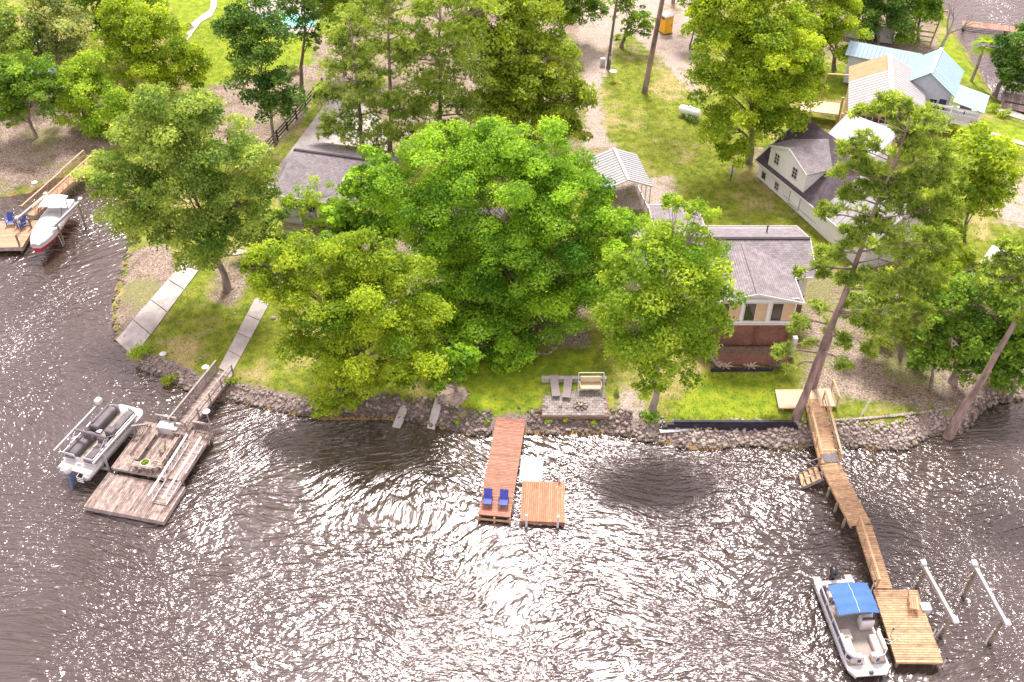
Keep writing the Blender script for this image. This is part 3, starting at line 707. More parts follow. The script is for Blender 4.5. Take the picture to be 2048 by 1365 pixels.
# --- grey-roofed house at the left with the driveway
H2 = thing('garage_house', 'long grey-shingled house beside the concrete driveway at left', 'house', (-21.09, 75.93, 0), R(-15.5)); z0 = 1.6
MB().box(.5, 8.6, .6, 9.0, z0, 4.2).build('wall', 'siding_grey', H2, uvaxis=True)
gable_wall_y = MB().loft([[(.5, .6, 4.2), (.5, 9.0, 4.2), (.5, 4.9, 5.75)], [(8.6, .6, 4.2), (8.6, 9.0, 4.2), (8.6, 4.9, 5.75)]]).build('gable', 'siding_grey', H2, uvaxis=True)
roof_slab(H2, [(0, -.2, 4.3), (9.2, -.2, 4.3), (9.2, 4.9, 6.0), (0, 4.9, 6.0)], 'shingle_grey'); roof_slab(H2, [(0, 9.6, 4.35), (9.2, 9.6, 4.35), (9.2, 4.91, 6.0), (0, 4.91, 6.0)], 'shingle_grey')
MB().bar((0, 4.9, 6.03), (9.2, 4.9, 6.03), .28, .06).build('ridge_cap', 'shingle_dark', H2); MB().bar((0, -.22, 4.22), (9.2, -.22, 4.22), .05, .2).build('fascia', 'white_trim', H2)  # dark cap paints the shadow along this ridge; the roof itself is grey
for x in (.4, 2.2, 4.0, 5.8): MB().box(x, x + .14, .05, .19, z0, 4.15).build('porch_column', 'white_paint', H2)
for x in (.9, 2.8, 4.7, 6.4): window(H2, x, x + 1.1, 2.5, 3.8, .6, 2, 2)
MB().box(-.3, 6.3, -.1, .59, z0 - .6, z0 + .1).build('porch_floor', 'concrete', H2)
# --- white two-storey house with dark roof
H3 = thing('white_house', 'white sided house with dark shingle roof and gabled upper storey', 'house', (23.2, 82.4, 0), R(-66.6)); z0 = 1.4; W3, L3 = 8.6, 15.5
MB().box(0, L3, 0, W3, z0, 3.95).build('wall', 'siding_white', H3, uvaxis=True)
MB().loft([[(0, 0, 3.95), (0, W3, 3.95), (0, W3 / 2, 7.2)], [(L3, 0, 3.95), (L3, W3, 3.95), (L3, W3 / 2, 7.2)]]).build('gable', 'siding_white', H3, uvaxis=True)
xs_ = 9.4
for ye, yr in ((-.35, W3 / 2), (W3 + .35, W3 / 2 + .01)):
    roof_slab(H3, [(-.25, ye, 3.85), (xs_, ye, 3.85), (xs_, yr, 7.45), (-.25, yr, 7.45)], 'shingle_dark')
    metal_roof(H3, (xs_ + .01, ye, 3.86), (L3 + .25, ye, 3.86), (L3 + .25, yr, 7.46), (xs_ + .01, yr, 7.46), 'white_metal', .6, .03)
MB().bar((-.25, -.38, 3.8), (L3 + .25, -.38, 3.8), .06, .18).build('fascia', 'white_trim', H3)
MB().bar((-.28, -.35, 3.85), (-.28, W3 / 2, 7.4), .05, .2).build('fascia', 'white_trim', H3)
gable_wall(H3, 1.2, 6.6, -.02, 4.0, 3.95, 6.1, 3.9, 7.05, 'siding_white', 'upper_wall')
roof_slab(H3, [(.95, -.25, 6.05), (3.9, -.25, 7.2), (3.9, 4.6, 7.2), (.95, 4.0, 6.05)], 'shingle_grey', .1, 'upper_roof'); roof_slab(H3, [(6.85, -.25, 6.05), (3.902, -.25, 7.2), (3.902, 4.6, 7.2), (6.85, 4.0, 6.05)], 'shingle_grey', .1, 'upper_roof')
for a, c in (((.93, -.28, 6.0), (3.9, -.28, 7.14)), ((6.87, -.28, 6.0), (3.9, -.28, 7.14))): MB().bar(a, c, .05, .18).build('fascia', 'white_trim', H3)
window(H3, 2.0, 2.65, 4.75, 5.75, -.02, 2, 3); window(H3, 4.7, 5.35, 4.75, 5.75, -.02, 2, 3); window(H3, .6, 1.2, 2.4, 3.1, 0, 1, 1); window(H3, 2.7, 3.25, 2.4, 3.1, 0, 2, 2); window(H3, 5.0, 6.4, 2.2, 3.4, 0, 1, 1, ('white_paint',), 'galvanised')
MB().bar((4.0, -.03, 2.5), (9.0, -.03, 2.3), .04, .04).build('pipe', 'galvanised', H3); MB().tube((2.2, 2.2, 5.6), (2.2, 2.2, 6.6), .07).build('roof_vent', 'steel_dark', H3)
# --- long white metal-roofed annex
p = at(1612, 246, 7.6); q = at(1745, 312, 7.0); d = q - p
H3b = thing('white_annex', 'long white metal-roofed annex behind the white house', 'building', (p.x, p.y, 0), math.atan2(d.y, d.x)); La = Vector((d.x, d.y)).length
MB().loft([[(2.6, .3, 1.5), (2.6, 3.3, 1.5), (2.6, 3.3, 7.9), (2.6, .3, 7.0)], [(La, .3, 1.5), (La, 3.3, 1.5), (La, 3.3, 7.9), (La, .3, 7.0)]]).build('wall', 'siding_white', H3b, uvaxis=True)
metal_roof(H3b, (2.1, 0, 7.05), (La + .3, 0, 7.05), (La + .3, 3.6, 8.1), (2.1, 3.6, 8.1), 'white_metal', .6, .03); MB().box(2.1, La + .3, -.06, -.001, 6.85, 7.04).build('fascia', 'white_trim', H3b)
# --- house under construction
p = at(1696, 224, 5.5)
H4 = thing('unfinished_house', 'house under construction with white and bare plywood roof', 'house', (p.x, p.y, 0), R(-15)); z0 = 2.0; ze, zr4 = 5.5, 7.3; W4, L4 = 7.4, 10.6
gable_wall(H4, .35, W4 - .35, .3, L4 - .3, z0, ze - .1, W4 / 2, zr4 - .25, 'plywood')
metal_roof(H4, (0, 0, ze), (0, 6.8, ze), (W4 / 2, 6.8, zr4), (W4 / 2, 0, zr4), 'white_metal', .55, .03)
for k in range(3): y0 = 6.82 + k * 1.27; roof_slab(H4, [(0, y0, ze - .02), (0, y0 + 1.25, ze - .02), (W4 / 2, y0 + 1.25, zr4 - .02), (W4 / 2, y0, zr4 - .02)], 'plywood_roof', .05, 'plywood_sheet')
metal_roof(H4, (W4, 0, ze), (W4, L4, ze), (W4 / 2, L4, zr4), (W4 / 2, 0, zr4), 'white_metal', .55, .02); MB().bar((W4 / 2, 0, zr4 + .03), (W4 / 2, L4, zr4 + .03), .45, .04).build('ridge_cap', 'white_trim', H4)
MB().box(.5, 5.6, .24, .298, 3.0, 4.55).build('house_wrap', 'housewrap', H4); 
for k in range(7): MB().box(.5 + k * .62, .6 + k * .62, .2, .299, 4.56, 5.3).build('stud', 'timber_new', H4)
MB().box(.4, 4.5, .2, .3, 5.301, 5.42).build('plate', 'timber_new', H4); MB().box(.6, 4.2, .26, .297, 4.6, 5.28).build('opening_shade', 'timber_dark', H4)  # dark sheet on the solid wall paints the shade between the open studs
for k, (x, z, s) in enumerate(((1.35, 3.75, .5), (2.05, 3.25, .42), (2.75, 3.8, .55), (3.5, 3.2, .42), (4.3, 3.7, .5))):
    b = MB(); y = .235
    for q in ([(x, z), (x + s * .3, z), (x + s * .62, z + s), (x + s * .42, z + s)], [(x + s * .62, z + s), (x + s * .42, z + s), (x + s * .75, z), (x + s * 1.05, z)], [(x + s * .3, z + s * .3), (x + s * .75, z + s * .3), (x + s * .7, z + s * .42), (x + s * .36, z + s * .42)]): b.quad(*[(a, y - .002 * len(b.f), c) for a, c in q])
    b.build('wrap_print', 'wrap_blue', H4)
for y_ in (.5, 4.0): MB().box(-.5, -.3, y_, y_ + .2, z0, 5.0).build('scaffold_post', 'timber_new', H4)
MB().bar((-2.2, 8.6, 5.3), (1.0, 8.3, 5.6), .2, .1).build('loose_beam', 'timber_new', H4); MB().box(-2.3, -2.1, 8.5, 8.7, z0, 6.2).build('prop', 'timber_new', H4)
o = thing('construction_deck', 'bare plywood deck left of the unfinished house', 'deck', world(H4, -3.3, 3.9, 0), R(-15))
MB().box(0, 2.9, 0, 2.6, 3.1, 3.2).build('sheet', 'plywood', o); MB().box(-1.0, -.05, .5, 2.4, 2.8, 2.9).build('sheet', 'plywood', o)
for x, y in ((.1, .1), (2.8, .1), (.1, 2.5), (2.8, 2.5), (-.9, .6), (-.9, 2.3)): MB().box(x - .06, x + .06, y - .06, y + .06, 1.5, 3.099 if x > 0 else 2.799).build('post', 'timber_new', o)
# --- blue-roofed house with porch
p = at(1690, 110, 5.2); H5 = thing('blue_roof_house', 'house with pale blue metal roofs and a white railed porch', 'house', (p.x, p.y, 0), R(-27)); z0 = 2.0
MB().box(.4, 7.5, .3, 2.9, z0, 5.1).build('wing_wall', 'siding_blue', H5, uvaxis=True)
metal_roof(H5, (0, 0, 5.2), (7.6, 0, 5.2), (7.6, 1.6, 6.2), (0, 1.6, 6.2), 'blue_metal', .42, .05); metal_roof(H5, (0, 3.2, 5.2), (7.6, 3.2, 5.2), (7.6, 1.6, 6.2), (0, 1.6, 6.2), 'blue_metal', .42, .05)
gable_wall(H5, 6.9, 11.7, -5.4, .4, z0, 5.5, 9.3, 7.2, 'siding_blue')
metal_roof(H5, (6.5, -5.9, 5.55), (6.5, .8, 5.55), (9.3, .8, 7.5), (9.3, -5.9, 7.5), 'blue_metal', .5, .02); metal_roof(H5, (12.1, -5.9, 5.55), (12.1, .8, 5.55), (9.3, .8, 7.5), (9.3, -5.9, 7.5), 'blue_metal', .5, .02)
MB().bar((9.3, -5.9, 7.53), (9.3, .8, 7.53), .35, .04).build('ridge_cap', 'white_trim', H5)
metal_roof(H5, (12.11, -6.9, 5.5), (12.11, -2.6, 5.5), (15.2, -2.6, 4.95), (15.2, -6.9, 4.95), 'blue_metal', .5, .02, 'porch_roof_panel')
MB().box(9.5, 15.0, -6.6, -2.8, 3.15, 3.3).build('porch_floor', 'white_paint', H5)
for x, y in ((12.2, -6.5), (14.9, -6.5), (14.9, -3.0), (9.6, -6.5)): MB().box(x - .08, x + .08, y - .08, y + .08, 2.0, 4.85 if x > 10 else 4.6).build('porch_post', 'white_paint', H5)
MB().bar((9.5, -6.5, 4.66), (15.0, -6.5, 4.7), .12, .2).build('porch_beam', 'white_paint', H5)
for (a, c) in (((9.6, -6.55), (12.2, -6.55)), ((12.2, -6.55), (14.9, -6.55)), ((14.95, -6.5), (14.95, -3.0))):
    sub = link('porch_railing', None, H5, (a[0], a[1], 3.3)); sub.rotation_euler = (0, 0, math.atan2(c[1] - a[1], c[0] - a[0])); L_ = math.hypot(c[0] - a[0], c[1] - a[1]); b = MB()
    b.bar((0, 0, .1), (L_, 0, .1), .06, .08); k = int(L_ / .13)
    for i in range(k): x = (i + .5) * L_ / k; b.box(x - .025, x + .025, -.02, .02, .1, .85)
    b.build('balusters', 'white_paint', sub); MB().box(0, L_, -.05, .05, .85, .92).build('hand_rail', 'white_paint', sub)
window(H5, 9.9, 10.6, 3.4, 4.7, -5.4, 1, 1); window(H5, 10.8, 11.5, 3.3, 4.9, -5.4, 1, 1, ('navy_panel',)); window(H5, 8.0, 9.4, 3.6, 4.8, -5.4, 2, 1)
o = thing('porch_table', 'dark round table on the white railed porch', 'table', world(H5, 13.4, -4.6, 3.3)); MB().lathe([(.6, 0), (.6, .04)], (0, 0, .72), 18).build('table_top', 'steel_dark', o); MB().tube((0, 0, 0), (0, 0, .719), .06).build('leg', 'steel_dark', o)
o = thing('red_cooler', 'small red cooler at the corner of the white porch', 'cooler', world(H5, 14.5, -6.2, 3.3), R(-27)); MB().box(-.3, .3, -.2, .2, 0, .4).build('body', 'red_paint', o); MB().box(-.31, .31, -.21, .21, .4, .47).build('lid', 'white_plastic', o)
# --- brown deck glimpsed beneath the oak
p = at(880, 612, 2.9); D6 = thing('brown_deck', 'dark red-brown raised deck glimpsed beneath the big oak', 'deck', (p.x, p.y, 0), R(-3))
planks(D6, 0, 9.5, 0, 3.2, 2.8, 'x', 'plank_deck', .2); MB().box(.05, 9.45, .05, 3.15, 2.5, 2.757).build('frame', 'timber_dark', D6)
for x in (.2, 3.2, 6.2, 9.2): MB().box(x - .07, x + .07, .1, .24, .8, 2.5).build('post', 'timber_dark', D6); MB().box(x - .05, x + .05, .06, .16, 2.8, 3.7).build('rail_post', 'plank_deck', D6)
MB().box(1.6, 9.5, .05, .17, 3.7, 3.76).build('hand_rail', 'plank_deck', D6)
for k in range(9): MB().box(.1, 1.5, -.28 * (k + 1), -.28 * k - .01, 2.6 - k * .18, 2.66 - k * .18).build('stair_tread', 'plank_deck', D6)
o = thing('dark_roofed_house', 'brown house almost hidden under the big oak', 'house', (p.x, p.y + 3.4, 0), R(-3)); MB().box(.3, 9.3, 0, 7, 1.2, 5.2).build('wall', 'brick_red', o, uvaxis=True)
roof_slab(o, [(0, -.4, 5.1), (9.6, -.4, 5.1), (9.6, 3.5, 6.7), (0, 3.5, 6.7)], 'shingle_dark'); roof_slab(o, [(0, 7.4, 5.1), (9.6, 7.4, 5.1), (9.6, 3.51, 6.7), (0, 3.51, 6.7)], 'shingle_dark'); window(o, 3.5, 5.2, 3.0, 4.6, 0, 2, 1); window(o, 6.5, 7.6, 3.2, 4.5, 0, 2, 1)
o = thing('grill', 'black barbecue grill at the head of the brown deck stairs', 'grill', world(D6, .8, .9, 2.8)); MB().rbox((0, 0, .85), (.8, .5, .45), .15).build('hood', 'motor_black', o, True)
for x in (-.3, .3):
    for y in (-.18, .18): MB().box(x - .03, x + .03, y - .03, y + .03, 0, .64).build('leg', 'steel_dark', o)
# ------------------------------------------------------------------ trees
leafmat('leaf_oak', (.07, .19, .012), (.40, .60, .06), .58, tint=1.5)
leafmat('leaf_lime', (.085, .18, .008), (.46, .57, .05), .58, tint=1.5)
leafmat('leaf_yellow', (.11, .23, .012), (.48, .62, .08), .58, tint=1.45)
leafmat('leaf_mid', (.05, .14, .012), (.31, .47, .06), .55, tint=1.45)
leafmat('leaf_dark', (.028, .09, .012), (.20, .34, .06), .5, tint=1.35)
leafmat('leaf_sage', (.075, .17, .018), (.47, .58, .15), .55, tint=1.4)
leafmat('leaf_olive', (.09, .16, .010), (.42, .52, .06), .55, tint=1.45)
leafmat('needle', (.10, .18, .018), (.45, .58, .13), .5, tint=1.4)
leafmat('needle_pale', (.12, .21, .025), (.50, .62, .19), .5, tint=1.4)
leafmat('leaf_grey', (.10, .15, .035), (.45, .51, .20), .52, tint=1.4)
def unit(a): return a / (np.linalg.norm(a, axis=-1, keepdims=True) + 1e-9)
def rdir(n): return unit(rng.normal(size=(n, 3)))
def leaf_quads(C, Nn, size, tone, m, name='crown', asp=.62):
    N = len(C); t = unit(np.cross(Nn, rdir(N))); b = np.cross(Nn, t)
    s = size[:, None]; w_ = s * asp
    V = np.stack([C - t * s, C + b * w_ - t * s * .1, C + t * s - Nn * s * .25, C - b * w_ - t * s * .1], 1).reshape(-1, 3)
    return npmesh(name, V, np.arange(4 * N).reshape(-1, 4), m, {'leaf': ('FACE', np.clip(tone, 0, 1))})
def needle_tris(C, axis_, tone, m, name='crown', k=8, ln=.34, wd=.05):
    N = len(C); Ck = np.repeat(C, k, 0); d = unit(np.repeat(axis_, k, 0) * .8 + rdir(N * k)); L = ln * rng.uniform(.7, 1.2, (N * k, 1))
    s = unit(np.cross(d, rdir(N * k))) * wd
    V = np.stack([Ck - s + d * .03, Ck + s + d * .03, Ck + d * L], 1).reshape(-1, 3)
    return npmesh(name, V, np.arange(3 * N * k).reshape(-1, 3), m, {'leaf': ('FACE', np.clip(np.repeat(tone, k) + rng.normal(0, .08, N * k), 0, 1))})
def tree(name, label, base, masses, m, bark='bark', trunk=.28, kind='broad', dens=1.0, leaf=.14, dy=0.0, k=.45, fork=.45, lean=None, group='trees of the lakeside gardens', clump=.42, top=None, bare=0, limbs=True, open_=0.0, cat='tree', base_w=None):
    B = G(*base) if base_w is None else Vector(base_w); Yb = B.y + dy
    root = thing(name, label, cat, B, 0, group)
    cs = []; cy = np.mean([q[1] for q in masses])
    for q in masses:
        x, y, r = q[:3]; off = q[3] if len(q) > 3 else 0.0
        p0 = aty(x, y, Yb); sc = (p0 - Vector((0, 0, CAMH))).length / FPX
        yy = Yb - k * (y - cy) * sc + off; p = aty(x, y, yy); p.z = max(p.z, B.z + .4)
        cs.append((np.array(p - B), r * sc * 1.14))
    C_all = []; N_all = []; T_all = []; S_all = []; tips = []
    for c, r in cs:
        rc0 = np.clip(r * clump, .28, 1.05)
        ncl = max(4, int(2.7 * (r / rc0) ** 2 * (1 - open_)))
        d = rdir(ncl); d[:, 2] = np.where(d[:, 2] < -.45, -d[:, 2], d[:, 2])
        cc = c + d * (r * rng.uniform(.45, 1.0, (ncl, 1)) ** .7 * np.where(rng.random((ncl, 1)) < .14, 1.28, 1.0))
        cc[:, 2] = np.maximum(cc[:, 2], .3)
        rr = rc0 * rng.uniform(.65, 1.25, ncl); tone = rng.normal(.48, .2, ncl)
        for i in range(ncl):
            if kind == 'broad':
                n = int(dens * 150 * rr[i] ** 2 / (leaf / .17) ** 2) + 8
                v = rdir(n); v[:, 2] = np.where(rng.random(n) < .75, np.abs(v[:, 2]), v[:, 2])
                rad = (.62 + .38 * rng.random((n, 1))) * rr[i] * (1 + .16 * rng.normal(size=(n, 1)))
                pos = cc[i] + v * rad * np.array([1, 1, .72])
                nn = unit(v * .55 + np.array([0, 0, .55]) + .55 * rng.normal(size=(n, 3)))
            else:
                n = int(dens * 24 * rr[i] ** 1.6) + 5
                v = rdir(n); pos = cc[i] + v * (rng.random((n, 1)) ** .5 * rr[i]) * np.array([1.15, 1.15, .38])
                nn = unit(v * .6 + np.array([0, 0, .8]))
            C_all.append(pos); N_all.append(nn); T_all.append(np.full(n, tone[i]) + rng.normal(0, .16, n)); S_all.append(leaf * rng.uniform(.65, 1.3, n))
        tips.append((c, r, cc))
    C = np.vstack(C_all); Nn = np.vstack(N_all); T = np.concatenate(T_all); Sz = np.concatenate(S_all)
    C[:, 2] = np.maximum(C[:, 2], .05)
    me = leaf_quads(C, Nn, Sz, T, m) if kind == 'broad' else needle_tris(C, Nn, T, m)
    link('crown', me, root)
    # trunk, limbs, twigs
    zt = max(c[2] + r * .2 for c, r in cs); ctr = np.mean([c for c, r in cs], axis=0)
    tp = Vector(top) if top is not None else Vector((ctr[0] * .9, ctr[1] * .9, zt * (.82 if kind == 'broad' else .98)))
    nseg = 9; pts = []; rad = []
    wob = [Vector((random.uniform(-1, 1), random.uniform(-1, 1), 0)) * (min(.22, zt * .018) if kind == 'broad' else .08) for _ in range(nseg + 1)]
    for i in range(nseg + 1):
        t = i / nseg; e = t ** (1.0 if kind != 'broad' else 1.35)
        p = Vector((tp.x * e, tp.y * e, tp.z * t)) + (wob[i] if 0 < i < nseg else Vector())
        pts.append(p); rad.append(trunk * (1 - .86 * t) * (1.0 if i else 1.0))
    b = MB(); b.path([Vector((0, 0, -.3)), Vector((0, 0, .02))] + pts[1:], [trunk * 1.6, trunk * 1.28] + rad[1:], 9)
    for c, r, cc in tips:
        c = Vector(c)
        hz = max(.12, min(.96, (c.z - (.30 if kind == 'broad' else .06) * (Vector((c.x - tp.x * .5, c.y - tp.y * .5)).length + r)) / max(tp.z, .1)))
        if kind == 'broad': hz = max(hz * .8, .15)
        i = int(hz * nseg); fr_ = hz * nseg - i; s = pts[i].lerp(pts[min(i + 1, nseg)], fr_); rs = max(.03, rad[i] * .5)
        if limbs:
            mid = s.lerp(c, .55) + Vector((random.uniform(-.2, .2), random.uniform(-.2, .2), .12 * (c - s).length))
            b.path([s, mid, c], [rs, rs * .6, max(.018, rs * .28)], 6, False)
            mid2 = s.lerp(c, .6)
            for q in cc[::max(1, len(cc) // (12 if kind == 'broad' else 16))]:
                q = Vector(q); st = (mid if random.random() < .5 else c); b.path([st, st.lerp(q, .5) + Vector((0, 0, .08)), q], [max(.02, rs * .28), .02, .011], 4, False)
    for i in range(bare):
        c = cs[random.randrange(len(cs))]; d = Vector(rdir(1)[0]); d.z = abs(d.z) * .6 + .1; s = Vector(c[0]); e = s + d * c[1] * 1.15
        b.path([s, s.lerp(e, .5) + Vector(rdir(1)[0]) * .25, e], [.05, .035, .012], 5, False)
    b.build('trunk', bark, root, True)
    return root
NL = [0]
def shrub(label, px, py, r, m='leaf_mid', n=3, dens=1.0, leaf=.11, name='garden_shrub', flat=.8, group='garden shrubs'):
    B = G(px, py); sc = (B - Vector((0, 0, CAMH))).length / FPX; R_ = r * sc
    root = thing(name, label, 'shrub', B, 0, group); C = []; T = []; Nn = []
    b = MB()
    for i in range(n):
        a = random.uniform(0, 6.28); c = np.array([math.cos(a) * R_ * .45, math.sin(a) * R_ * .45, R_ * flat * random.uniform(.5, .8)]) if n > 1 else np.array([0, 0, R_ * flat * .6])
        rr = R_ * (.62 if n > 1 else 1.0); q = int(dens * 230 * rr ** 2 / (leaf / .11) ** 2) + 30
        v = rdir(q); v[:, 2] = np.where(rng.random(q) < .7, np.abs(v[:, 2]), v[:, 2]); pos = c + v * (rng.random((q, 1)) ** .4 * rr * (1 + .15 * rng.normal(size=(q, 1)))) * np.array([1, 1, flat])
        C.append(pos); Nn.append(unit(v * .6 + np.array([0, 0, .5]) + .5 * rng.normal(size=(q, 3)))); T.append(rng.normal(.5, .2, q))
        b.path([(0, 0, -.1), Vector(c) * .5, Vector(c)], [.04, .03, .012], 5, False)
    C = np.vstack(C); C[:, 2] = np.maximum(C[:, 2], .03)
    link('foliage', leaf_quads(C, np.vstack(Nn), leaf * rng.uniform(.6, 1.3, len(C)), np.concatenate(T), m, 'foliage'), root)
    b.build('stem', 'bark', root, True); return root
OAK = 'leaf_oak'
tree('oak_tree', 'huge bright green oak spreading over the middle of the gardens', (1020, 640),
     [(900, 330, 75), (985, 305, 62), (1080, 325, 66), (1150, 375, 58), (1010, 400, 110), (905, 440, 92), (825, 415, 58), (1130, 450, 92), (1215, 470, 60), (1262, 462, 36), (1000, 530, 100), (1100, 555, 88), (900, 560, 66),
      (1175, 550, 64), (1090, 640, 66), (985, 670, 58), (1035, 715, 34), (930, 690, 48), (1150, 610, 52), (790, 385, 46), (960, 610, 50), (1000, 745, 20), (880, 620, 48), (890, 500, 60), (925, 740, 26)], OAK, 'bark', .48, dens=1.05, leaf=.115, bare=18, k=.6)
tree('lime_green_tree', 'dense yellow-green tree leaning over the water left of the rails', (735, 775),
     [(515, 530, 26), (560, 545, 52), (640, 540, 55), (740, 520, 52), (820, 565, 50), (640, 620, 78), (740, 630, 88), (835, 650, 50), (640, 715, 62), (730, 715, 84), (820, 720, 58), (680, 785, 42), (735, 780, 40), (655, 830, 18), (560, 590, 40), (500, 535, 16)],
     'leaf_lime', 'bark', .34, dens=1.1, leaf=.115, bare=10, k=.5)
tree('ash_tree', 'thin-crowned yellow-green tree before the house with brick basement', (1305, 818),
     [(1345, 408, 20), (1400, 440, 32), (1370, 500, 52), (1315, 500, 38), (1410, 540, 44), (1330, 575, 72), (1425, 605, 46), (1255, 590, 50), (1275, 660, 60), (1350, 665, 64), (1425, 655, 36), (1255, 715, 42), (1330, 725, 44), (1300, 775, 22), (1230, 530, 26), (1390, 570, 46), (1300, 620, 46), (1380, 700, 36)],
     'leaf_yellow', 'bark_pale', .24, dens=.95, leaf=.12, bare=8, k=.45, open_=.12)
tree('willow_oak', 'grey-green tree with bare twigs on the lawn above the boat ramp', (455, 580),
     [(330, 230, 52), (400, 250, 52), (270, 290, 50), (440, 290, 54), (495, 335, 44), (340, 320, 76), (218, 355, 36), (270, 400, 54), (380, 400, 76), (470, 410, 54), (330, 465, 48), (420, 480, 54), (495, 455, 38), (385, 525, 26), (425, 525, 20), (520, 395, 28), (285, 450, 34), (215, 385, 24)],
     'leaf_sage', 'bark', .30, dens=1.0, leaf=.125, bare=18, k=.35)
tree('maple_tree', 'small vivid yellow-green tree beside the trampoline', (163, 262), [(165, 180, 40), (195, 215, 46), (150, 220, 30), (222, 240, 36), (185, 165, 25), (205, 270, 25)], 'leaf_yellow', 'bark', .16, dens=1.1, leaf=.14)
tree('maple_tree', 'broad mid-green tree left of the upper curving footpath', (320, 205), [(265, 55, 46), (310, 105, 58), (355, 140, 46), (250, 120, 42), (385, 128, 26), (300, 165, 42), (245, 35, 32), (365, 170, 30)], 'leaf_lime', 'bark', .25, leaf=.14)
tree('shade_tree', 'dark green tree on leaf litter at the left edge', (72, 276), [(50, 165, 46), (60, 208, 48), (20, 200, 40), (88, 190, 32), (28, 238, 22), (-20, 180, 45)], 'leaf_mid', 'bark', .2, dens=1.1, leaf=.14)
tree('shade_tree', 'pale green tree in the upper left corner', (10, 180), [(25, 65, 42), (48, 108, 38), (5, 120, 40), (-30, 80, 50)], 'leaf_sage', 'bark', .22, leaf=.18)
tree('shade_tree', 'grey-green tree with dead top branches in the upper left', (120, 165), [(105, 50, 42), (140, 90, 40), (120, 120, 38), (155, 130, 28), (85, 20, 36), (150, 50, 30)], 'leaf_grey', 'bark_pale', .22, dens=.8, leaf=.16, bare=14, open_=.3)
tree('shade_tree', 'dark tree crown along the top edge left of the lawn', (215, 120), [(190, 15, 50), (235, 10, 46), (285, 25, 36), (215, 55, 30), (140, 0, 40)], 'leaf_mid', 'bark', .25, dens=.9, leaf=.18)
tree('hickory_tree', 'slim dark green tree by the black rail fence', (552, 288), [(515, 45, 44), (480, 70, 34), (540, 90, 44), (520, 145, 46), (565, 185, 38), (525, 195, 34), (550, 225, 30), (448, 72, 22), (592, 212, 22)], 'leaf_dark', 'bark', .18, dens=1.0, leaf=.14, open_=.2)
tree('tall_gum_tree', 'tall bare-trunked dark tree before the swimming pool', (607, 196), [(600, 30, 24), (625, 62, 28), (645, 20, 34), (580, 5, 24), (632, 85, 16), (605, -40, 60)], 'leaf_dark', 'pole_wood', .26, dens=.8, leaf=.14, open_=.3)
tree('shade_tree', 'mid-green tree right of the swimming pool at the top', (690, 150), [(660, 20, 30), (690, 45, 34), (720, 15, 40), (700, -30, 60), (660, 60, 24)], 'leaf_lime', 'bark', .2, leaf=.14, dens=.9)
def pine(label, base, top, masses, m='needle', trunk=.3, dens=1.0, clump=.4, bare=6, open_=.2, k=.3, dy=0, name='pine_tree'):
    B = G(*base); T = aty(top[0], top[1], B.y + dy) - B
    return tree(name, label, base, masses, m, 'bark_pine', trunk, 'pine', dens, k=k, clump=clump, top=T, bare=bare, open_=open_, group='pine trees', dy=dy)
pine('pale olive pine rising behind the grey garage roof', (728, 328), (700, 35),
     [(700, 60, 42), (735, 90, 44), (680, 110, 40), (760, 140, 40), (700, 160, 50), (660, 200, 26), (740, 205, 46), (690, 235, 38), (775, 230, 34), (720, 270, 40), (660, 265, 24), (690, 320, 34), (650, 350, 18), (745, 320, 28), (700, 110, 40)], 'needle_pale', .26, dens=1.25)
pine('tall olive pine beyond the garage with its trunk showing at the top', (782, 330), (775, -60), [(800, 20, 44), (760, 10, 40), (820, 70, 46), (850, 120, 44), (790, 120, 36), (830, 180, 46), (800, 230, 40), (850, 240, 36), (790, 280, 30), (780, -40, 50)], 'needle', .26, dens=1.25)
pine('olive pine in the thick grove at top centre', (880, 330), (880, -40), [(880, 40, 50), (920, 90, 50), (870, 130, 46), (930, 160, 50), (890, 210, 50), (940, 240, 44), (860, 270, 40), (900, 290, 36), (890, -20, 50), (955, 30, 40)], 'needle', .25, dens=1.35)
tree('water_oak', 'olive-green broad tree beside the sandy drive', (1085, 290), [(1000, 40, 54), (1055, 70, 50), (1020, 115, 62), (1095, 130, 54), (1045, 190, 62), (1125, 205, 44), (1105, 250, 44), (1172, 208, 18), (1140, 265, 28), (985, 180, 46), (1000, 240, 46), (1060, 260, 46), (950, 80, 40), (980, 0, 50), (1050, 10, 50)], 'leaf_olive', 'bark', .34, dens=1.05, leaf=.16)
tree('shade_tree', 'dark green tree overhanging the drive at the top edge', (1120, 90), [(1120, 5, 44), (1170, 15, 32), (1150, 45, 20), (1090, 30, 40), (1130, -40, 60), (1195, 20, 16)], 'leaf_mid', 'bark', .26, leaf=.14)
tree('sweetgum_tree', 'tall bright green tree between sandy drive and white house', (1497, 325), [(1450, 40, 52), (1520, 35, 52), (1572, 80, 52), (1440, 108, 52), (1520, 130, 66), (1592, 150, 50), (1430, 178, 42), (1500, 208, 64), (1570, 218, 46), (1462, 268, 42), (1530, 258, 34), (1470, 310, 24), (1622, 155, 24), (1400, 60, 28), (1490, 0, 50), (1400, 20, 22)], 'leaf_lime', 'bark', .32, dens=1.15, leaf=.14, k=.5)
tree('sweetgum_tree', 'yellow-green tree behind the long pale blue roof', (1668, 140), [(1640, 25, 44), (1682, 50, 34), (1660, 100, 34), (1630, 75, 32), (1650, -20, 46), (1690, 10, 24)], 'leaf_lime', 'bark', .25, leaf=.14)
tree('cedar_tree', 'dark cedar crown left of the wooden frame at the top', (1755, 95), [(1740, 15, 34), (1770, 50, 36), (1735, 45, 24), (1720, 0, 30), (1765, -20, 40)], 'leaf_dark', 'bark', .2, dens=1.1, leaf=.15)
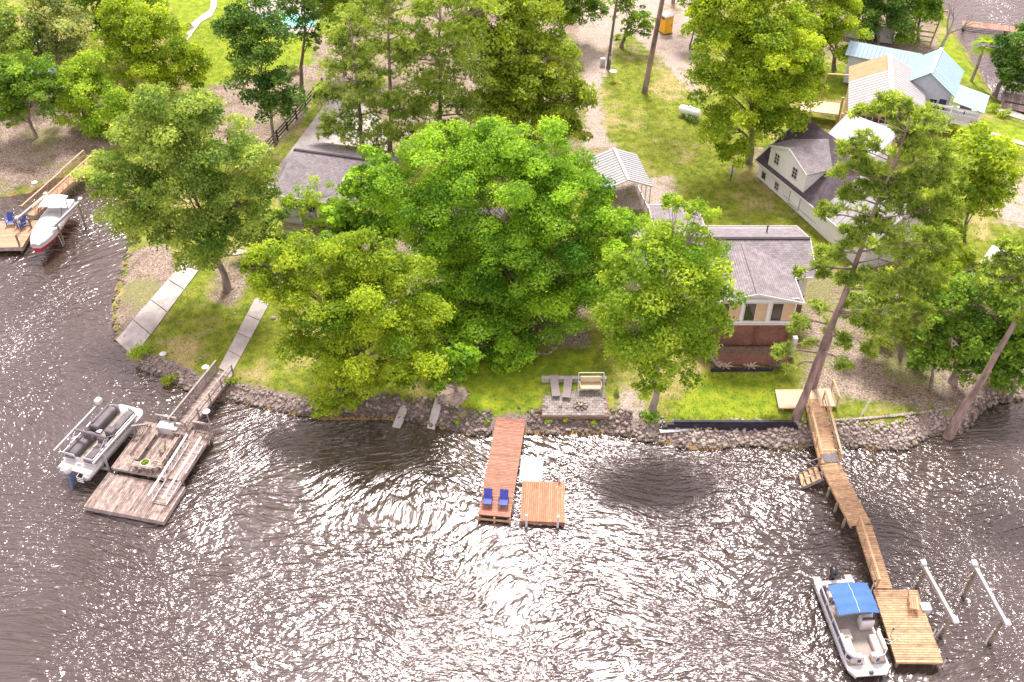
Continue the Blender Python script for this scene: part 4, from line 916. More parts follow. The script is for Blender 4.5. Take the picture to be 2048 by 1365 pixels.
tree('cedar_tree', 'mid-green tree in front of the wooden frame at the top', (1835, 85), [(1810, 20, 34), (1845, 40, 30), (1800, 65, 28), (1850, 10, 26), (1830, -20, 40)], 'leaf_mid', 'bark', .2, dens=.95, leaf=.15)
pine('big leaning pine at the head of the right wooden dock', (1592, 836), (1822, 235),
     [(1800, 230, 30), (1760, 215, 24), (1720, 230, 16), (1850, 255, 36), (1790, 280, 34), (1730, 300, 26), (1690, 305, 16), (1850, 320, 44), (1785, 345, 44), (1720, 350, 24), (1680, 350, 14), (1890, 350, 34), (1830, 390, 46), (1760, 400, 40), (1700, 400, 26), (1655, 425, 14), (1880, 430, 36), (1810, 460, 48), (1745, 460, 32), (1690, 480, 22), (1640, 435, 10), (1870, 500, 34), (1800, 530, 46), (1850, 570, 38), (1780, 590, 34), (1660, 510, 22), (1640, 545, 16), (1700, 560, 20), (1830, 640, 30), (1770, 650, 28), (1720, 640, 16), (1690, 690, 14), (1740, 700, 14), (1600, 545, 8), (1690, 740, 10)], 'needle', .29, dens=1.7, clump=.4, bare=14, open_=.15, k=.2)
pine('second pine trunk close behind the big leaning one', (1624, 778), (1735, 470), [(1640, 620, 14), (1600, 650, 16), (1690, 610, 18), (1570, 700, 14), (1550, 715, 10), (1720, 560, 20), (1740, 500, 20), (1620, 690, 10), (1580, 740, 10), (1660, 660, 12)], 'needle_pale', .24, dens=1.2, bare=4)
pine('slanting pine trunk on the rubble bank at the right edge', (1896, 872), (2130, 480), [(2010, 540, 26), (1975, 560, 22), (2050, 590, 40), (2040, 520, 34), (2090, 560, 50), (2120, 500, 50), (2060, 640, 26), (2100, 640, 40)], 'needle', .32, dens=1.3, bare=10)
tree('poplar_tree', 'bright green tree right of the big pine crown', (1905, 575), [(1962, 310, 46), (1925, 335, 38), (1995, 352, 34), (1940, 395, 44), (1895, 420, 38), (1972, 402, 30), (1885, 480, 34), (1912, 525, 34), (1890, 560, 26), (1990, 310, 30), (1860, 530, 24)], 'leaf_lime', 'bark', .24, leaf=.16)
tree('shade_tree', 'dark green tree on the bank behind the slanting pine', (1905, 765), [(1900, 620, 42), (1955, 600, 46), (2005, 625, 44), (1920, 680, 42), (1990, 690, 42), (2035, 700, 34), (1885, 700, 26), (1945, 735, 32), (1995, 755, 28), (1870, 660, 24), (2060, 650, 50)], 'leaf_mid', 'bark', .3, dens=1.05, leaf=.15, bare=6)
tree('shade_tree', 'grey-green tree shading the white tent at right', (2000, 640), [(2000, 560, 32), (1965, 580, 24), (2040, 570, 36), (1940, 560, 14), (2000, 600, 34)], 'leaf_grey', 'bark_pale', .2, leaf=.14, dens=.85, open_=.2)
tree('shade_tree', 'dark oak overhanging the cove dock at the right edge', (1988, 192), [(2035, 108, 36), (2012, 148, 22), (2042, 160, 24), (2060, 120, 50), (2050, 75, 22)], 'leaf_dark', 'bark', .3, leaf=.18)
tree('sapling', 'sparse yellowish sapling before the left grey-roofed house', (640, 480), [(600, 405, 26), (640, 395, 26), (680, 425, 24), (625, 435, 24), (660, 455, 22), (575, 415, 12)], 'leaf_yellow', 'bark_pale', .1, leaf=.12, dens=.75, open_=.3, bare=8)
tree('dogwood_tree', 'green tree between the left grey roof and the oak', (745, 500), [(750, 345, 34), (735, 395, 34), (760, 430, 44), (715, 450, 34), (745, 480, 38), (695, 480, 24), (790, 470, 34), (700, 400, 28), (725, 360, 26), (680, 440, 24)], 'leaf_oak', 'bark', .18, leaf=.16)
tree('dogwood_tree', 'small green tree crowding the porch of the left grey-roofed house', (685, 545), [(660, 490, 24), (690, 505, 26), (640, 505, 18), (715, 520, 24)], 'leaf_mid', 'bark', .12, leaf=.14)
tree('dogwood_tree', 'dark leafy tree right of the willow oak trunk', (522, 500), [(520, 440, 26), (545, 460, 26), (495, 470, 24), (530, 480, 22), (560, 430, 14)], 'leaf_sage', 'bark', .14, leaf=.14)
tree('young_tree', 'small tree rising from the round mulch bed by the shore', (913, 786), [(905, 725, 30), (880, 750, 22), (912, 755, 16), (930, 720, 26), (870, 775, 14)], 'leaf_oak', 'bark', .13, leaf=.14)
tree('young_tree', 'small dark tree between the two tall trunks on the drive', (1243, 96), [(1252, 25, 20), (1280, 40, 22), (1268, 62, 18), (1290, 60, 12), (1245, 0, 26)], 'leaf_mid', 'pole_wood', .22, leaf=.15, dens=.8, open_=.2)
tree('young_tree', 'slender tree left of the tall green tree by the drive', (1380, 100), [(1392, 30, 16), (1388, 60, 14), (1398, 90, 14), (1385, 5, 22)], 'leaf_mid', 'bark', .12, leaf=.15, dens=.8)
tree('magnolia_tree', 'low green tree hanging above the mulch bed under the oak', (870, 640), [(850, 690, 20), (880, 700, 18), (865, 610, 26)], OAK, 'bark', .12, leaf=.15)
# trunks whose crowns stand above the frame
def tall_trunk(name, label, base, upto, r, m, cat='tree', crown='needle'):
    B = G(*base); T = aty(upto[0], upto[1], B.y) - B; root = thing(name, label, cat, B, 0, 'pine trees')
    T = T * (24 / T.z); b = MB(); b.path([(0, 0, -.3), (0, 0, .02), T * .3, T * .6, T], [r * 1.5, r * 1.2, r * .95, r * .75, r * .2], 9); b.build('trunk', m, root, True)
    C = []
    for i in range(60):
        t = random.uniform(.72, 1.02); a = random.uniform(0, 6.28); q = random.uniform(.4, 3.2) * (1.15 - t) / .35
        c = np.array(T * t) + np.array([math.cos(a) * q, math.sin(a) * q, 0]); C.append(c + rdir(14) * rng.random((14, 1)) * np.array([.9, .9, .35]))
    C = np.vstack(C); link('crown', needle_tris(C, unit(rdir(len(C)) * .5 + np.array([0, 0, .8])), rng.normal(.5, .2, len(C)), crown), root); return root
tall_trunk('pine_tree', 'tall straight pine trunk on the grass left of the yellow toilet', (1289, 186), (1325, 0), .27, 'bark_pine')
tall_trunk('pine_tree', 'pine trunk at the top edge beyond the yellow toilet', (1346, 8), (1350, -30), .22, 'bark_pine')

# palm and dead tree by the cove
B = G(1942, 163); T = aty(1968, 92, B.y) - B; root = thing('palm_tree', 'fan palm on the lawn edge of the upper right cove', 'palm', B)
b = MB(); b.path([(0, 0, -.2), T * .4 + Vector((.1, 0, 0)), T], [.2, .16, .15], 8); b.build('trunk', 'bark_pale', root, True)
V = []; Tn = []
for i in range(46):
    a = random.uniform(0, 6.28); e = random.uniform(-.7, 1.1); L = random.uniform(1.1, 1.6); d = Vector((math.cos(a) * math.cos(e), math.sin(a) * math.cos(e), math.sin(e)))
    s = d.cross(Vector((0, 0, 1))).normalized(); u = s.cross(d); c = T + d * .7
    for j in range(9):
        t = (j - 4) / 4 * 1.0; dd = (d * math.cos(t) + s * math.sin(t)).normalized(); wv = u.cross(dd).normalized() * .05; q = c + dd * L * .75 - Vector((0, 0, .15 * L))
        V += [c - wv, c + wv, q]; Tn.append(.75 if e < 0 else .45)
link('crown', npmesh('crown', np.array([v[:] for v in V]), np.arange(len(V)).reshape(-1, 3), 'leaf_yellow', {'leaf': ('FACE', np.array(Tn))}), root)
B = G(1872, 108); root = thing('dead_tree', 'bare dead tree with forked pale branches at upper right', 'tree', B)
b = MB()
def dead(p, d, L, r, n):
    q = p + d * L; b.path([p, p.lerp(q, .5) + Vector(rdir(1)[0]) * L * .06, q], [r, r * .8, r * .6], 6, False)
    if n:
        for _ in range(2 if n < 3 else 3):
            e = (d + Vector(rdir(1)[0]) * .75 + Vector((0, 0, .15))).normalized(); dead(q, e, L * random.uniform(.6, .85), r * .58, n - 1)
T = (aty(1905, 50, B.y) - B); dead(Vector((0, 0, -.2)), T.normalized(), T.length * .75, .26, 4)
b.build('trunk', 'dead_wood', root, True)

tree('understory_tree', 'olive-green leafy tree in the pine shade above the sandy bank', (1800, 715), [(1790, 600, 36), (1840, 640, 34), (1765, 645, 24), (1850, 570, 34), (1800, 660, 26), (1820, 560, 24)], 'leaf_olive', 'bark', .16, leaf=.13, dens=.9, open_=.15)
tree('understory_tree', 'bright green leafy tree at the right edge above the rubble', (2020, 800), [(2020, 720, 34), (2045, 690, 34), (1990, 735, 24), (2060, 750, 40)], 'leaf_mid', 'bark', .16, leaf=.14)
tree('understory_tree', 'pale green leafy tree left of the white shelter', (1850, 640), [(1830, 520, 30), (1860, 480, 30), (1880, 540, 26), (1845, 580, 26)], 'leaf_lime', 'bark', .18, leaf=.14, dens=.9)
tree('understory_tree', 'small olive tree between the leaning pine and the brick house', (1742, 700), [(1725, 600, 26), (1762, 615, 26), (1740, 650, 22), (1700, 640, 16), (1775, 655, 18)], 'leaf_sage', 'bark', .13, leaf=.12, dens=.9, open_=.1)
tree('understory_tree', 'dark leafy tree just left of the slanting pine', (1862, 770), [(1850, 690, 26), (1875, 660, 26), (1835, 720, 16), (1870, 715, 20)], 'leaf_mid', 'bark', .13, leaf=.12, dens=.9)
# ------------------------------------------------------------------ docks, walkways, lifts
def frame_of(p, q):
    p = Vector(p); q = Vector(q); X = (q - p).normalized(); Y = Vector((0, 0, 1)).cross(X).normalized(); Z = X.cross(Y)
    return Matrix((X, Y, Z)).transposed().to_euler(), (q - p).length
def rail(root, x0, x1, y, h, m, style, name='railing', post=1.5, w=.09):
    b = MB(); n = max(1, round((x1 - x0) / post))
    for i in range(n + 1):
        x = x0 + (x1 - x0) * i / n
        if style != 'truss': link_part(root, 'rail_post', MB().box(x - w / 2, x + w / 2, y - w / 2, y + w / 2, -.15, h), m)
    top = MB().box(x0 - .05, x1 + .05, y - .07, y + .07, h, h + .045); link_part(root, 'hand_rail', top, m)
    if style == 'balusters':
        b.bar((x0, y, .1), (x1, y, .1), .05, .07); b.bar((x0, y, h - .1), (x1, y, h - .1), .05, .07); k = int((x1 - x0) / .13)
        for i in range(k): x = x0 + (i + .5) * (x1 - x0) / k; b.box(x - .02, x + .02, y - .02, y + .02, .1, h - .1)
        b.build('balusters', m, root)
    elif style == 'truss':
        k = max(2, round((x1 - x0) / .85)); s = (x1 - x0) / k; b.bar((x0, y, .05), (x1, y, .05), .05)
        for i in range(k):
            a = x0 + i * s; b.tube((a, y, .05), (a + s / 2, y, h), .022, n=5); b.tube((a + s / 2, y, h), (a + s, y, .05), .022, n=5)
            if i: b.tube((a, y, .05), (a, y, h), .018, n=5)
        b.build('truss_web', m, root)
    else:
        b.bar((x0, y, h * .5), (x1, y, h * .5), .04, .1); b.build('mid_rail', m, root)
def link_part(root, name, b, m, smooth=False): return b.build(name, m, root, smooth)
def walkway(name, label, cat, p, q, width, m, mr, rails=(('L', 'posts'), ('R', 'posts')), h=.95, pw=.14, group='walkways to the docks', sides=True):
    rot, L = frame_of(p, q); root = thing(name, label, cat, p, rot=rot, group=group)
    planks(root, 0, L, -width / 2, width / 2, 0, 'y', m, pw)
    for s in (-1, 1): MB().box(0, L, s * (width / 2 - .06) - .03, s * (width / 2 - .06) + .03, -.24, -.042).build('stringer', mr, root)
    for side, st in rails: rail(root, .05, L - .05, (width / 2 - .03) * (1 if side == 'L' else -1), h, mr, st)
    return root
def deckroot(name, label, loc, rotz, w, l, z, along, m, mf, pw=.14, posts=(), cat='dock', th=.22, post_r=.1, post_m='pile_wood', post_top=.0):
    root = thing(name, label, cat, (loc[0], loc[1], 0), rotz)
    planks(root, 0, w, 0, l, z, along, m, pw, .03 if pw > .16 else .02)
    b = MB(); e = .02
    b.box(e, w - e, .02, .07, z - th, z - .042); b.box(e, w - e, l - .07, l - .02, z - th, z - .042); b.box(.02, .07, .071, l - .071, z - th, z - .042); b.box(w - .07, w - .02, .071, l - .071, z - th, z - .042)
    for k in range(1, 4): x = w * k / 4; b.box(x - .025, x + .025, .071, l - .071, z - th + .02, z - .044)
    b.build('frame', mf, root)
    for i, q in enumerate(posts):
        x, y = q[:2]; top = q[2] if len(q) > 2 else z - .045
        MB().tube((x, y, -3.0), (x, y, top), post_r, n=10).build('piling', q[3] if len(q) > 3 else post_m, root, True)
    return root
# --- left: weathered platform, float, gangways
LD = deckroot('weathered_dock', 'weathered grey fixed dock platform with benches, left of the gangway', (-27.2, 46.4), R(-13), 5.3, 4.6, .85, 'y', 'plank_grey', 'timber_grey', posts=[(.2, .2), (5.1, .2), (.2, 4.4), (5.1, 4.4), (2.6, 4.4), (2.6, .2)])
for nm, a, b_ in (('fence', (1.15, 4.55), (2.65, 4.55)), ('fence', (.1, 3.15), (1.0, 3.55)), ('fence', (4.0, 4.5), (5.2, 4.5))):
    d = math.hypot(b_[0] - a[0], b_[1] - a[1]); sub = link('railing_panel', None, LD, (a[0], a[1], .85)); sub.rotation_euler = (0, 0, math.atan2(b_[1] - a[1], b_[0] - a[0]))
    rail(sub, 0, d, 0, .95, 'timber_grey', 'balusters')
LF = deckroot('floating_dock', 'weathered grey floating swim platform below the fixed dock', tuple(world(LD, -.25, -3.2)[:2]), R(-13), 5.75, 3.08, .45, 'y', 'plank_grey', 'timber_grey', th=.38)
link_part(LF, 'float_tank', MB().box(.25, 5.5, .25, 2.8, -.25, .05), 'black_plastic')
walkway('gangway', 'grey wooden gangway with baluster rails from the footpath to the weathered dock', 'gangway', at(452, 744, 1.05), Vector((*at(358, 862, .9)[:2], .9)), 1.35, 'plank_grey', 'timber_grey', (('L', 'posts'), ('R', 'balusters')))
walkway('gangway', 'narrow white truss gangway sloping down onto the floating platform', 'gangway', world(LD, 4.75, 3.3, 1.02), world(LD, 4.55, -1.95, .52), 1.1, 'plank_grey', 'white_paint', (('L', 'truss'), ('R', 'truss')), h=.8)
def bench(label, root, x, y, rz, L, back=True):
    o = thing('dock_bench', label, 'bench', world(root, x, y, .85), root.rotation_euler.z + rz, 'grey benches on the weathered dock')
    me = MB().box(0, L, -.07, .07, 0, .04).mesh('seat_board', 'plank_grey')
    for k in range(3): link('seat_board', me, o, (0, .1 + k * .155, .42))
    if back:
        for k in range(2): link('back_board', me, o, (0, .53 + k * .03, .62 + k * .17)).rotation_euler = (R(75), 0, 0)
    for t in (.12, .5, .88):
        b = MB().box(L * t - .045, L * t + .045, .08, .5, 0, .415)
        if back: b.bar((L * t, .5, .3), (L * t, .62, .9), .08, .05)
        b.build('leg', 'timber_grey', o)
    return o
bench('long grey bench beside the white storage box', LD, 1.75, .75, R(90), 2.9)
bench('long grey bench backing the white truss gangway', LD, 3.15, 3.3, R(-90), 2.7)
bench('short backless grey bench closing the front of the weathered dock', LD, 1.55, .10, 0, 1.5, False)
bench('short grey bench at the head of the truss gangway', LD, 2.7, 3.55, 0, 1.1)
o = thing('storage_box', 'white lidded storage box at the corner of the weathered dock', 'box', world(LD, 1.55, 3.75, .85), LD.rotation_euler.z)
MB().box(0, 1.45, 0, .68, 0, .55).build('body', 'white_plastic', o); MB().rbox((.725, .34, .60), (1.52, .75, .1), .04).build('lid', 'white_plastic', o, True)
def planter(label, root, x, y, m, plant):
    o = thing('planter', label, 'planter', world(root, x, y, .85), 0, 'tubs on the weathered dock')
    MB().lathe([(.24, 0), (.31, .42), (.34, .42), (.34, .48), (.29, .48), (.27, .38)], n=18).build('tub', m, o, True)
    if plant:
        v = rdir(260); v[:, 2] = np.abs(v[:, 2]); C = v * (rng.random((260, 1)) ** .5 * .27) + np.array([0, 0, .45])
        link('foliage', leaf_quads(C, unit(v + np.array([0, 0, .6])), rng.uniform(.05, .09, 260), rng.random(260), 'leaf_yellow', 'foliage'), o)
    else: MB().lathe([(.0, 0), (.275, .0), (.275, .05), (0, .05)], (0, 0, .38), 18).build('soil', 'soil', o)
planter('white tub with bright green plant at the dock front', LD, 2.35, .6, 'white_plastic', True)
planter('grey tub of bare soil beside the planted tub', LD, 3.05, .62, 'terracotta', False)
planter('small brown tub near the foot of the bench backing the gangway', LD, 3.6, .75, 'pallet', False)
o = thing('folding_chair', 'small olive folding chair on the weathered dock', 'chair', world(LD, 2.75, 2.15, .85), R(-80))
MB().box(-.22, .22, -.2, .2, .38, .42).build('seat', 'pile_wood', o); MB().bar((-.2, .2, .4), (-.2, .3, .85), .05).bar((.2, .2, .4), (.2, .3, .85), .05).box(-.2, .2, .22, .26, .5, .8).build('backrest', 'pile_wood', o)
for x in (-.19, .19):
    for y in (-.17, .17): MB().box(x - .02, x + .02, y - .02, y + .02, 0, .375).build('leg', 'pile_wood', o)
def disc_lamp(label, p, h, tilt=0.0):
    o = thing('post_lamp', label, 'lamp', p, 0, 'white disc lamps on posts')
    MB().tube((0, 0, -.3), (0, 0, h), .045, n=8).build('post', 'galvanised', o, True)
    b = MB(); b.lathe([(.05, -.08), (.24, -.02), (.27, .03), (.2, .09), (.05, .12)], (0, 0, h), 16); b.build('lamp_head', 'white_plastic', o, True)
disc_lamp('white disc lamp on a post behind the weathered dock', world(LD, 5.0, 4.9, .0), 2.6)
disc_lamp('white disc lamp at the top left of the grey gangway', at(416, 755, .9), 1.0)
disc_lamp('white disc lamp on a post beside the boat ramp shrub', G(330, 722), .7)
disc_lamp('white globe lamp on the post by the covered red boat', at(82, 402, 0), 2.0)
# --- centre: brown dock, raft, jet-ski float, rails
A = at(992, 838, .6); C_ = at(956, 1029, .6); rz = math.atan2(A.x - C_.x, A.y - C_.y)
CD = deckroot('brown_dock', 'long reddish-brown dock running out from the middle of the shore', (C_.x, C_.y), -rz, 2.13, (A - C_).length + .2, .6, 'x', 'plank_brown', 'timber_dark', posts=[(.12, .12), (2.0, .12), (.12, 3), (2.0, 3), (.12, 6), (2.0, 6), (1.05, .12)], post_m='timber_new')
link_part(CD, 'end_beam', MB().box(-.03, 2.16, -.06, .0, .12, .28), 'timber_new')
for x in (-.03, 1.03, 2.06): link_part(CD, 'end_post', MB().box(x, x + .11, -.11, -.062, -.2, .56), 'timber_new')
b = MB(); b.tube((2.2, 1.0, -.6), (2.2, 1.0, 1.1), .025).tube((2.2, 1.5, -.6), (2.2, 1.5, 1.1), .025)
for k in range(4): b.tube((2.2, 1.0, -.4 + k * .27), (2.2, 1.5, -.4 + k * .27), .02)
o = thing('dock_ladder', 'metal swim ladder on the right side of the brown dock', 'ladder', CD.location, -rz); b.build('ladder_frame', 'galvanised', o, True)
Rr = at(1040, 1043, .35); RF = deckroot('swim_raft', 'square orange-brown swim raft beside the brown dock', (Rr.x, Rr.y), R(-3), 2.88, 3.45, .42, 'y', 'plank_raft', 'plank_brown', pw=.135, th=.34)
link_part(RF, 'float_tank', MB().box(.2, 2.68, .2, 3.25, -.25, .07), 'black_plastic')
for lb, x, y in (('front left', .42, -.09), ('front right', 2.45, -.09), ('rear right', 2.5, 3.58)):
    o = thing('white_pile', 'white sleeve pile at the %s of the swim raft' % lb, 'pile', world(RF, x, y, 0), 0, 'white piles holding the raft')
    MB().tube((0, 0, -3), (0, 0, 1.05), .075, n=12).build('sleeve', 'white_plastic', o, True); MB().lathe([(.085, 0), (.085, .06), (.02, .1)], (0, 0, 1.05), 12).build('cap', 'white_plastic', o, True)
p = at(1037, 965, .3); PF = thing('jet_ski_float', 'pale mint plastic jet-ski float between brown dock and raft', 'float', (p.x, p.y, 0), R(-4))
MB().rbox((.8, 1.22, .12), (1.6, 2.45, .36), .09).build('hull', 'mint_plastic', PF, True)
MB().rbox((.62, 1.15, .31), (.08, 1.9, .06), .02).build('runner', 'mint_dark', PF, True); MB().rbox((1.0, 1.15, .31), (.08, 1.9, .06), .02).build('runner', 'mint_dark', PF, True)
MB().rbox((.81, 1.15, .303), (.28, 1.9, .012), .004).build('channel', 'mint_dark', PF, True)
for x, y in ((.18, 2.25), (1.42, 2.25), (.18, .2), (1.42, .2)): MB().lathe([(.06, 0), (.06, .02), (.02, .03)], (x, y, .298), 10).build('socket', 'black_plastic', PF)
def launch_rail(label, a, b_, wd):
    root = thing('launch_rail', label, 'launch rail', (0, 0, 0), 0, 'concrete launch rails'); P = [Vector(q) for q in (a, b_)]
    n = 5; d = (P[1] - P[0]) / n; s = Vector((d.y, -d.x, 0)).normalized() * wd / 2
    for i in range(n):
        p0 = P[0] + d * (i + .01); p1 = P[0] + d * (i + .99); bb = MB(); z0 = max(gz(p0.x, p0.y) + .12, p0.z); z1 = max(gz(p1.x, p1.y) + .12, p1.z)
        b_v = [p0 - s, p0 + s, p1 + s, p1 - s]; zs = [p0.z, p0.z, p1.z, p1.z]
        bb.loft([[(v.x, v.y, z - .3) for v, z in zip(b_v, zs)], [(v.x, v.y, z) for v, z in zip(b_v, zs)]]); bb.build('panel', 'concrete_dark', root)
def rail_pts(p, q, k): a = at(*p, 1.0); w_ = at(*q, .0); return a, a + (w_ - a) * k
launch_rail('left concrete launch rail slipping under the water', *rail_pts((830, 760), (792, 856), 1.8), .6)
launch_rail('right shorter concrete launch rail ending at the stones', *rail_pts((879, 797), (861, 858), 1.35), .6)
def lounge_chair(label, loc, rz):
    o = thing('deck_chair', label, 'chair', loc, rz, 'blue chairs on the brown dock')
    MB().rbox((0, .0, .36), (.56, .55, .05), .02).build('seat', 'chair_blue', o, True)
    b = MB(); b.sheet(lambda u, v: (-.28 + .56 * u, .26 + .28 * v, .38 + .62 * v), 1, 4, .03); b.build('backrest', 'chair_blue', o)
    for s in (-1, 1):
        MB().path([(s * .32, -.3, 0), (s * .32, -.28, .55), (s * .32, .3, .58), (s * .32, .34, 0)], .018, 6).build('arm_frame', 'timber_dark', o, True)
    for y_ in (-.28, .3): MB().tube((-.32, y_, .35), (.32, y_, .35), .016, n=6).build('cross_bar', 'timber_dark', o, True)
lounge_chair('left blue sling chair on the brown dock', Vector((*at(975, 1010, .6)[:2], .605)), R(-6))
lounge_chair('right blue sling chair on the brown dock', Vector((*at(1007, 1012, .6)[:2], .605)), R(-6))
# --- right: long new wooden dock
p, q = at(1628, 796, 1.5), at(1660, 925, 1.25); p.z, q.z = 1.3, 1.1
walkway('wooden_ramp', 'new wooden ramp with post rails down from the plywood landing', 'walkway', p, q, 1.35, 'plank_new', 'timber_new', (('L', 'posts'), ('R', 'posts')), h=.95)
e = at(1722, 1050, 1.0); e.z = 1.0
walkway('wooden_walkway', 'railless new wooden walkway middle stretch of the right dock', 'walkway', q, e, 1.4, 'plank_new', 'timber_new', ())
f = at(1768, 1178, .75); f.z = .8
walkway('gangway', 'new wooden gangway with one railing above the right platform', 'gangway', e + Vector((.2, 0, -.02)), f, 1.0, 'plank_new', 'timber_new', (('R', 'posts'),), h=.9)
RP = deckroot('wooden_platform', 'new yellow wooden boat platform at the end of the right dock', (21.75, 31.65), R(-.5), 2.65, 4.95, .72, 'x', 'plank_new', 'timber_new', pw=.165, th=.2, posts=[(.15, .15), (2.5, .15), (.15, 4.8), (2.5, 4.8)])
for i, (px, py) in enumerate(((1700, 985), (1690, 955), (1725, 1040), (1738, 985), (1745, 1040))): pass
for k in range(4):
    t = (k + .6) / 4; c = q.lerp(e, t)
    for s in (-.8, .8):
        o = thing('dock_pile', ('wooden pile %s the right walkway, %s from the shore' % ('left of' if s < 0 else 'right of', ('first', 'second', 'third', 'fourth')[k])), 'pile', (c.x + s * .98, c.y, 0), 0, 'piles under the right dock')
        MB().tube((0, 0, -3), (0, 0, c.z - .1), .1, n=10).build('shaft', 'pile_wood', o, True)
o = thing('solar_panel', 'two dark flat panels lying on the right walkway', 'panel', (*at(1660, 917, 1.1)[:2], 1.13), 0)
MB().box(-.45, -.03, -.4, .4, 0, .03).build('panel', 'dark_panel', o); MB().box(.03, .45, -.4, .4, 0, .03).build('panel', 'dark_panel', o)
# stairs into the water
c = at(1648, 935, 1.05); o = thing('water_steps', 'pale wooden steps from the right walkway down to the water', 'steps', (c.x - .25, c.y - .35, 0), R(180))
for k in range(4): MB().box(.1 + k * .3, .38 + k * .3, -.55, .55, .8 - k * .22, .85 - k * .22).build('tread', 'plank_new', o)
for s in (-.6, .6):
    MB().bar((0, s, .95), (1.35, s, -.1), .05, .25).build('stringer', 'timber_grey', o); MB().tube((.05, s, 1.75), (1.3, s, 1.0), .035).tube((1.25, s, -.2), (1.25, s, 1.05), .035).tube((.1, s, .8), (.1, s, 1.75), .035).build('hand_rail', 'timber_grey', o, True)
# plywood landing
W = [G(*q_) for q_ in ((1549, 785), (1662, 783), (1675, 824), (1556, 824))]; zt = 1.32
o = thing('plywood_landing', 'pale plywood landing at the foot of the leaning pine', 'landing', (0, 0, 0))
MB().prism([(W[3].x, W[3].y), (20.75, W[3].y), (20.75, W[0].y), (W[0].x, W[0].y)], zt - .1, zt).build('sheet', 'plywood', o)
MB().prism([(22.1, W[2].y + .2), (W[2].x, W[2].y + .2), (W[1].x, W[1].y), (22.1, W[1].y)], zt - .1, zt).build('sheet', 'plywood', o)
MB().prism([(20.76, W[3].y + .9), (22.09, W[3].y + .9), (22.09, W[0].y), (20.76, W[0].y)], zt - .1, zt).build('sheet', 'plywood', o)
b = MB().box(W[2].x - .1, W[2].x, W[2].y + .2, W[1].y, zt, zt + .9)
for y in (W[2].y + .3, W[1].y - .1): MB().box(W[2].x - .1, W[2].x, y - .05, y + .05, zt, zt + .9).build('rail_post', 'timber_new', o)
MB().box(W[2].x - .12, W[2].x + .02, W[2].y + .2, W[1].y, zt + .9, zt + .94).build('hand_rail', 'timber_new', o)
for k in range(6): x = W[3].x + .3 + k * .7; MB().box(x, x + .1, W[3].y + .1, W[0].y - .1, .2, zt - .102).build('joist', 'timber_grey', o)
# boat lifts right
def lift_beam(label, pairs, zt_, r=.11):
    root = thing('boat_lift', label, 'boat lift', (0, 0, 0), 0, 'boat lift beams on posts'); tops = []
    for (bx, by), (tx, ty) in pairs:
        B = at(bx, by, 0); T = aty(tx, ty, B.y); tops.append(T); MB().tube((B.x, B.y, -3), T, r, n=10).build('post', 'pile_wood', root, True)
        MB().tube((B.x - .25, B.y, -.3), (T.x - .25, T.y, T.z * .55), .035, n=8).build('guide_pole', 'white_plastic', root, True)
    d = (tops[1] - tops[0]).normalized(); a, b_ = tops[0] - d * .35, tops[1] + d * .35; up = Vector((0, 0, .1))
    MB().bar(a + up, b_ + up, .2, .22).build('beam', 'white_metal', root)
    for e_ in (a, b_): MB().rbox(tuple(e_ + Vector((0, 0, .26))), (.32, .42, .2), .06).build('winch_box', 'white_plastic', root, True)
    return root
lift_beam('white boat lift beam on posts beside the right platform', (((1832, 1178), (1850, 1140)), ((1876, 1275), (1903, 1236))), 2)
lift_beam('white boat lift beam on posts nearest the right edge', (((1925, 1195), (1952, 1142)), ((1978, 1288), (2006, 1240))), 2)
o = thing('boarding_bench', 'small new wooden slatted bench at the platform edge', 'bench', (*at(1822, 1213, .72)[:2], .72), R(78))
me = MB().box(-.5, .5, -.06, .06, 0, .035).mesh('slat', 'plank_new')
for k in range(4): link('slat', me, o, (0, -.24 + k * .14, .42))
for x in (-.42, .42):
    for y in (-.22, .16): MB().box(x - .04, x + .04, y - .04, y + .04, 0, .418).build('leg', 'timber_new', o)
for x in (-.42, .42): MB().bar((x, .22, .3), (x, .34, 1.0), .07, .04).build('back_post', 'timber_new', o)
MB().box(-.5, .5, .3, .33, .8, .92).build('back_slat', 'plank_new', o)
o = thing('white_step_box', 'white dock box hanging behind the slatted bench', 'box', (*at(1850, 1218, .6)[:2], .3), R(0))
MB().rbox((0, 0, .25), (.55, .5, .5), .06).build('body', 'white_plastic', o, True); MB().rbox((0, 0, .53), (.6, .55, .07), .03).build('lid', 'white_plastic', o, True)
for lb, x, y, h in (('upper left', -.12, 5.0, 1.5), ('lower left', .12, 1.8, 1.3), ('lower right', 2.62, 1.9, 1.35), ('front right', 2.78, .2, .9)):
    o = thing('mooring_pole', 'white mooring pole at the %s of the new platform' % lb, 'pole', world(RP, x, y, 0), 0, 'white mooring poles')
    MB().tube((0, 0, -2), (.05, -.05, h), .04, n=8).build('pole', 'white_plastic', o, True); MB().lathe([(.055, 0), (.055, .1), (.02, .12)], (.05, -.05, h), 8).build('cap', 'black_plastic', o)
b = MB(); b.path([(21.9 + .45 * math.cos(t), 33.0 + .16 * math.sin(2.1 * t), .745) for t in np.linspace(0, 5, 16)], .018, 5); tag(b.build('mooring_rope', 'rope', None, True), 'coiled mooring rope on the new wooden platform', 'rope')
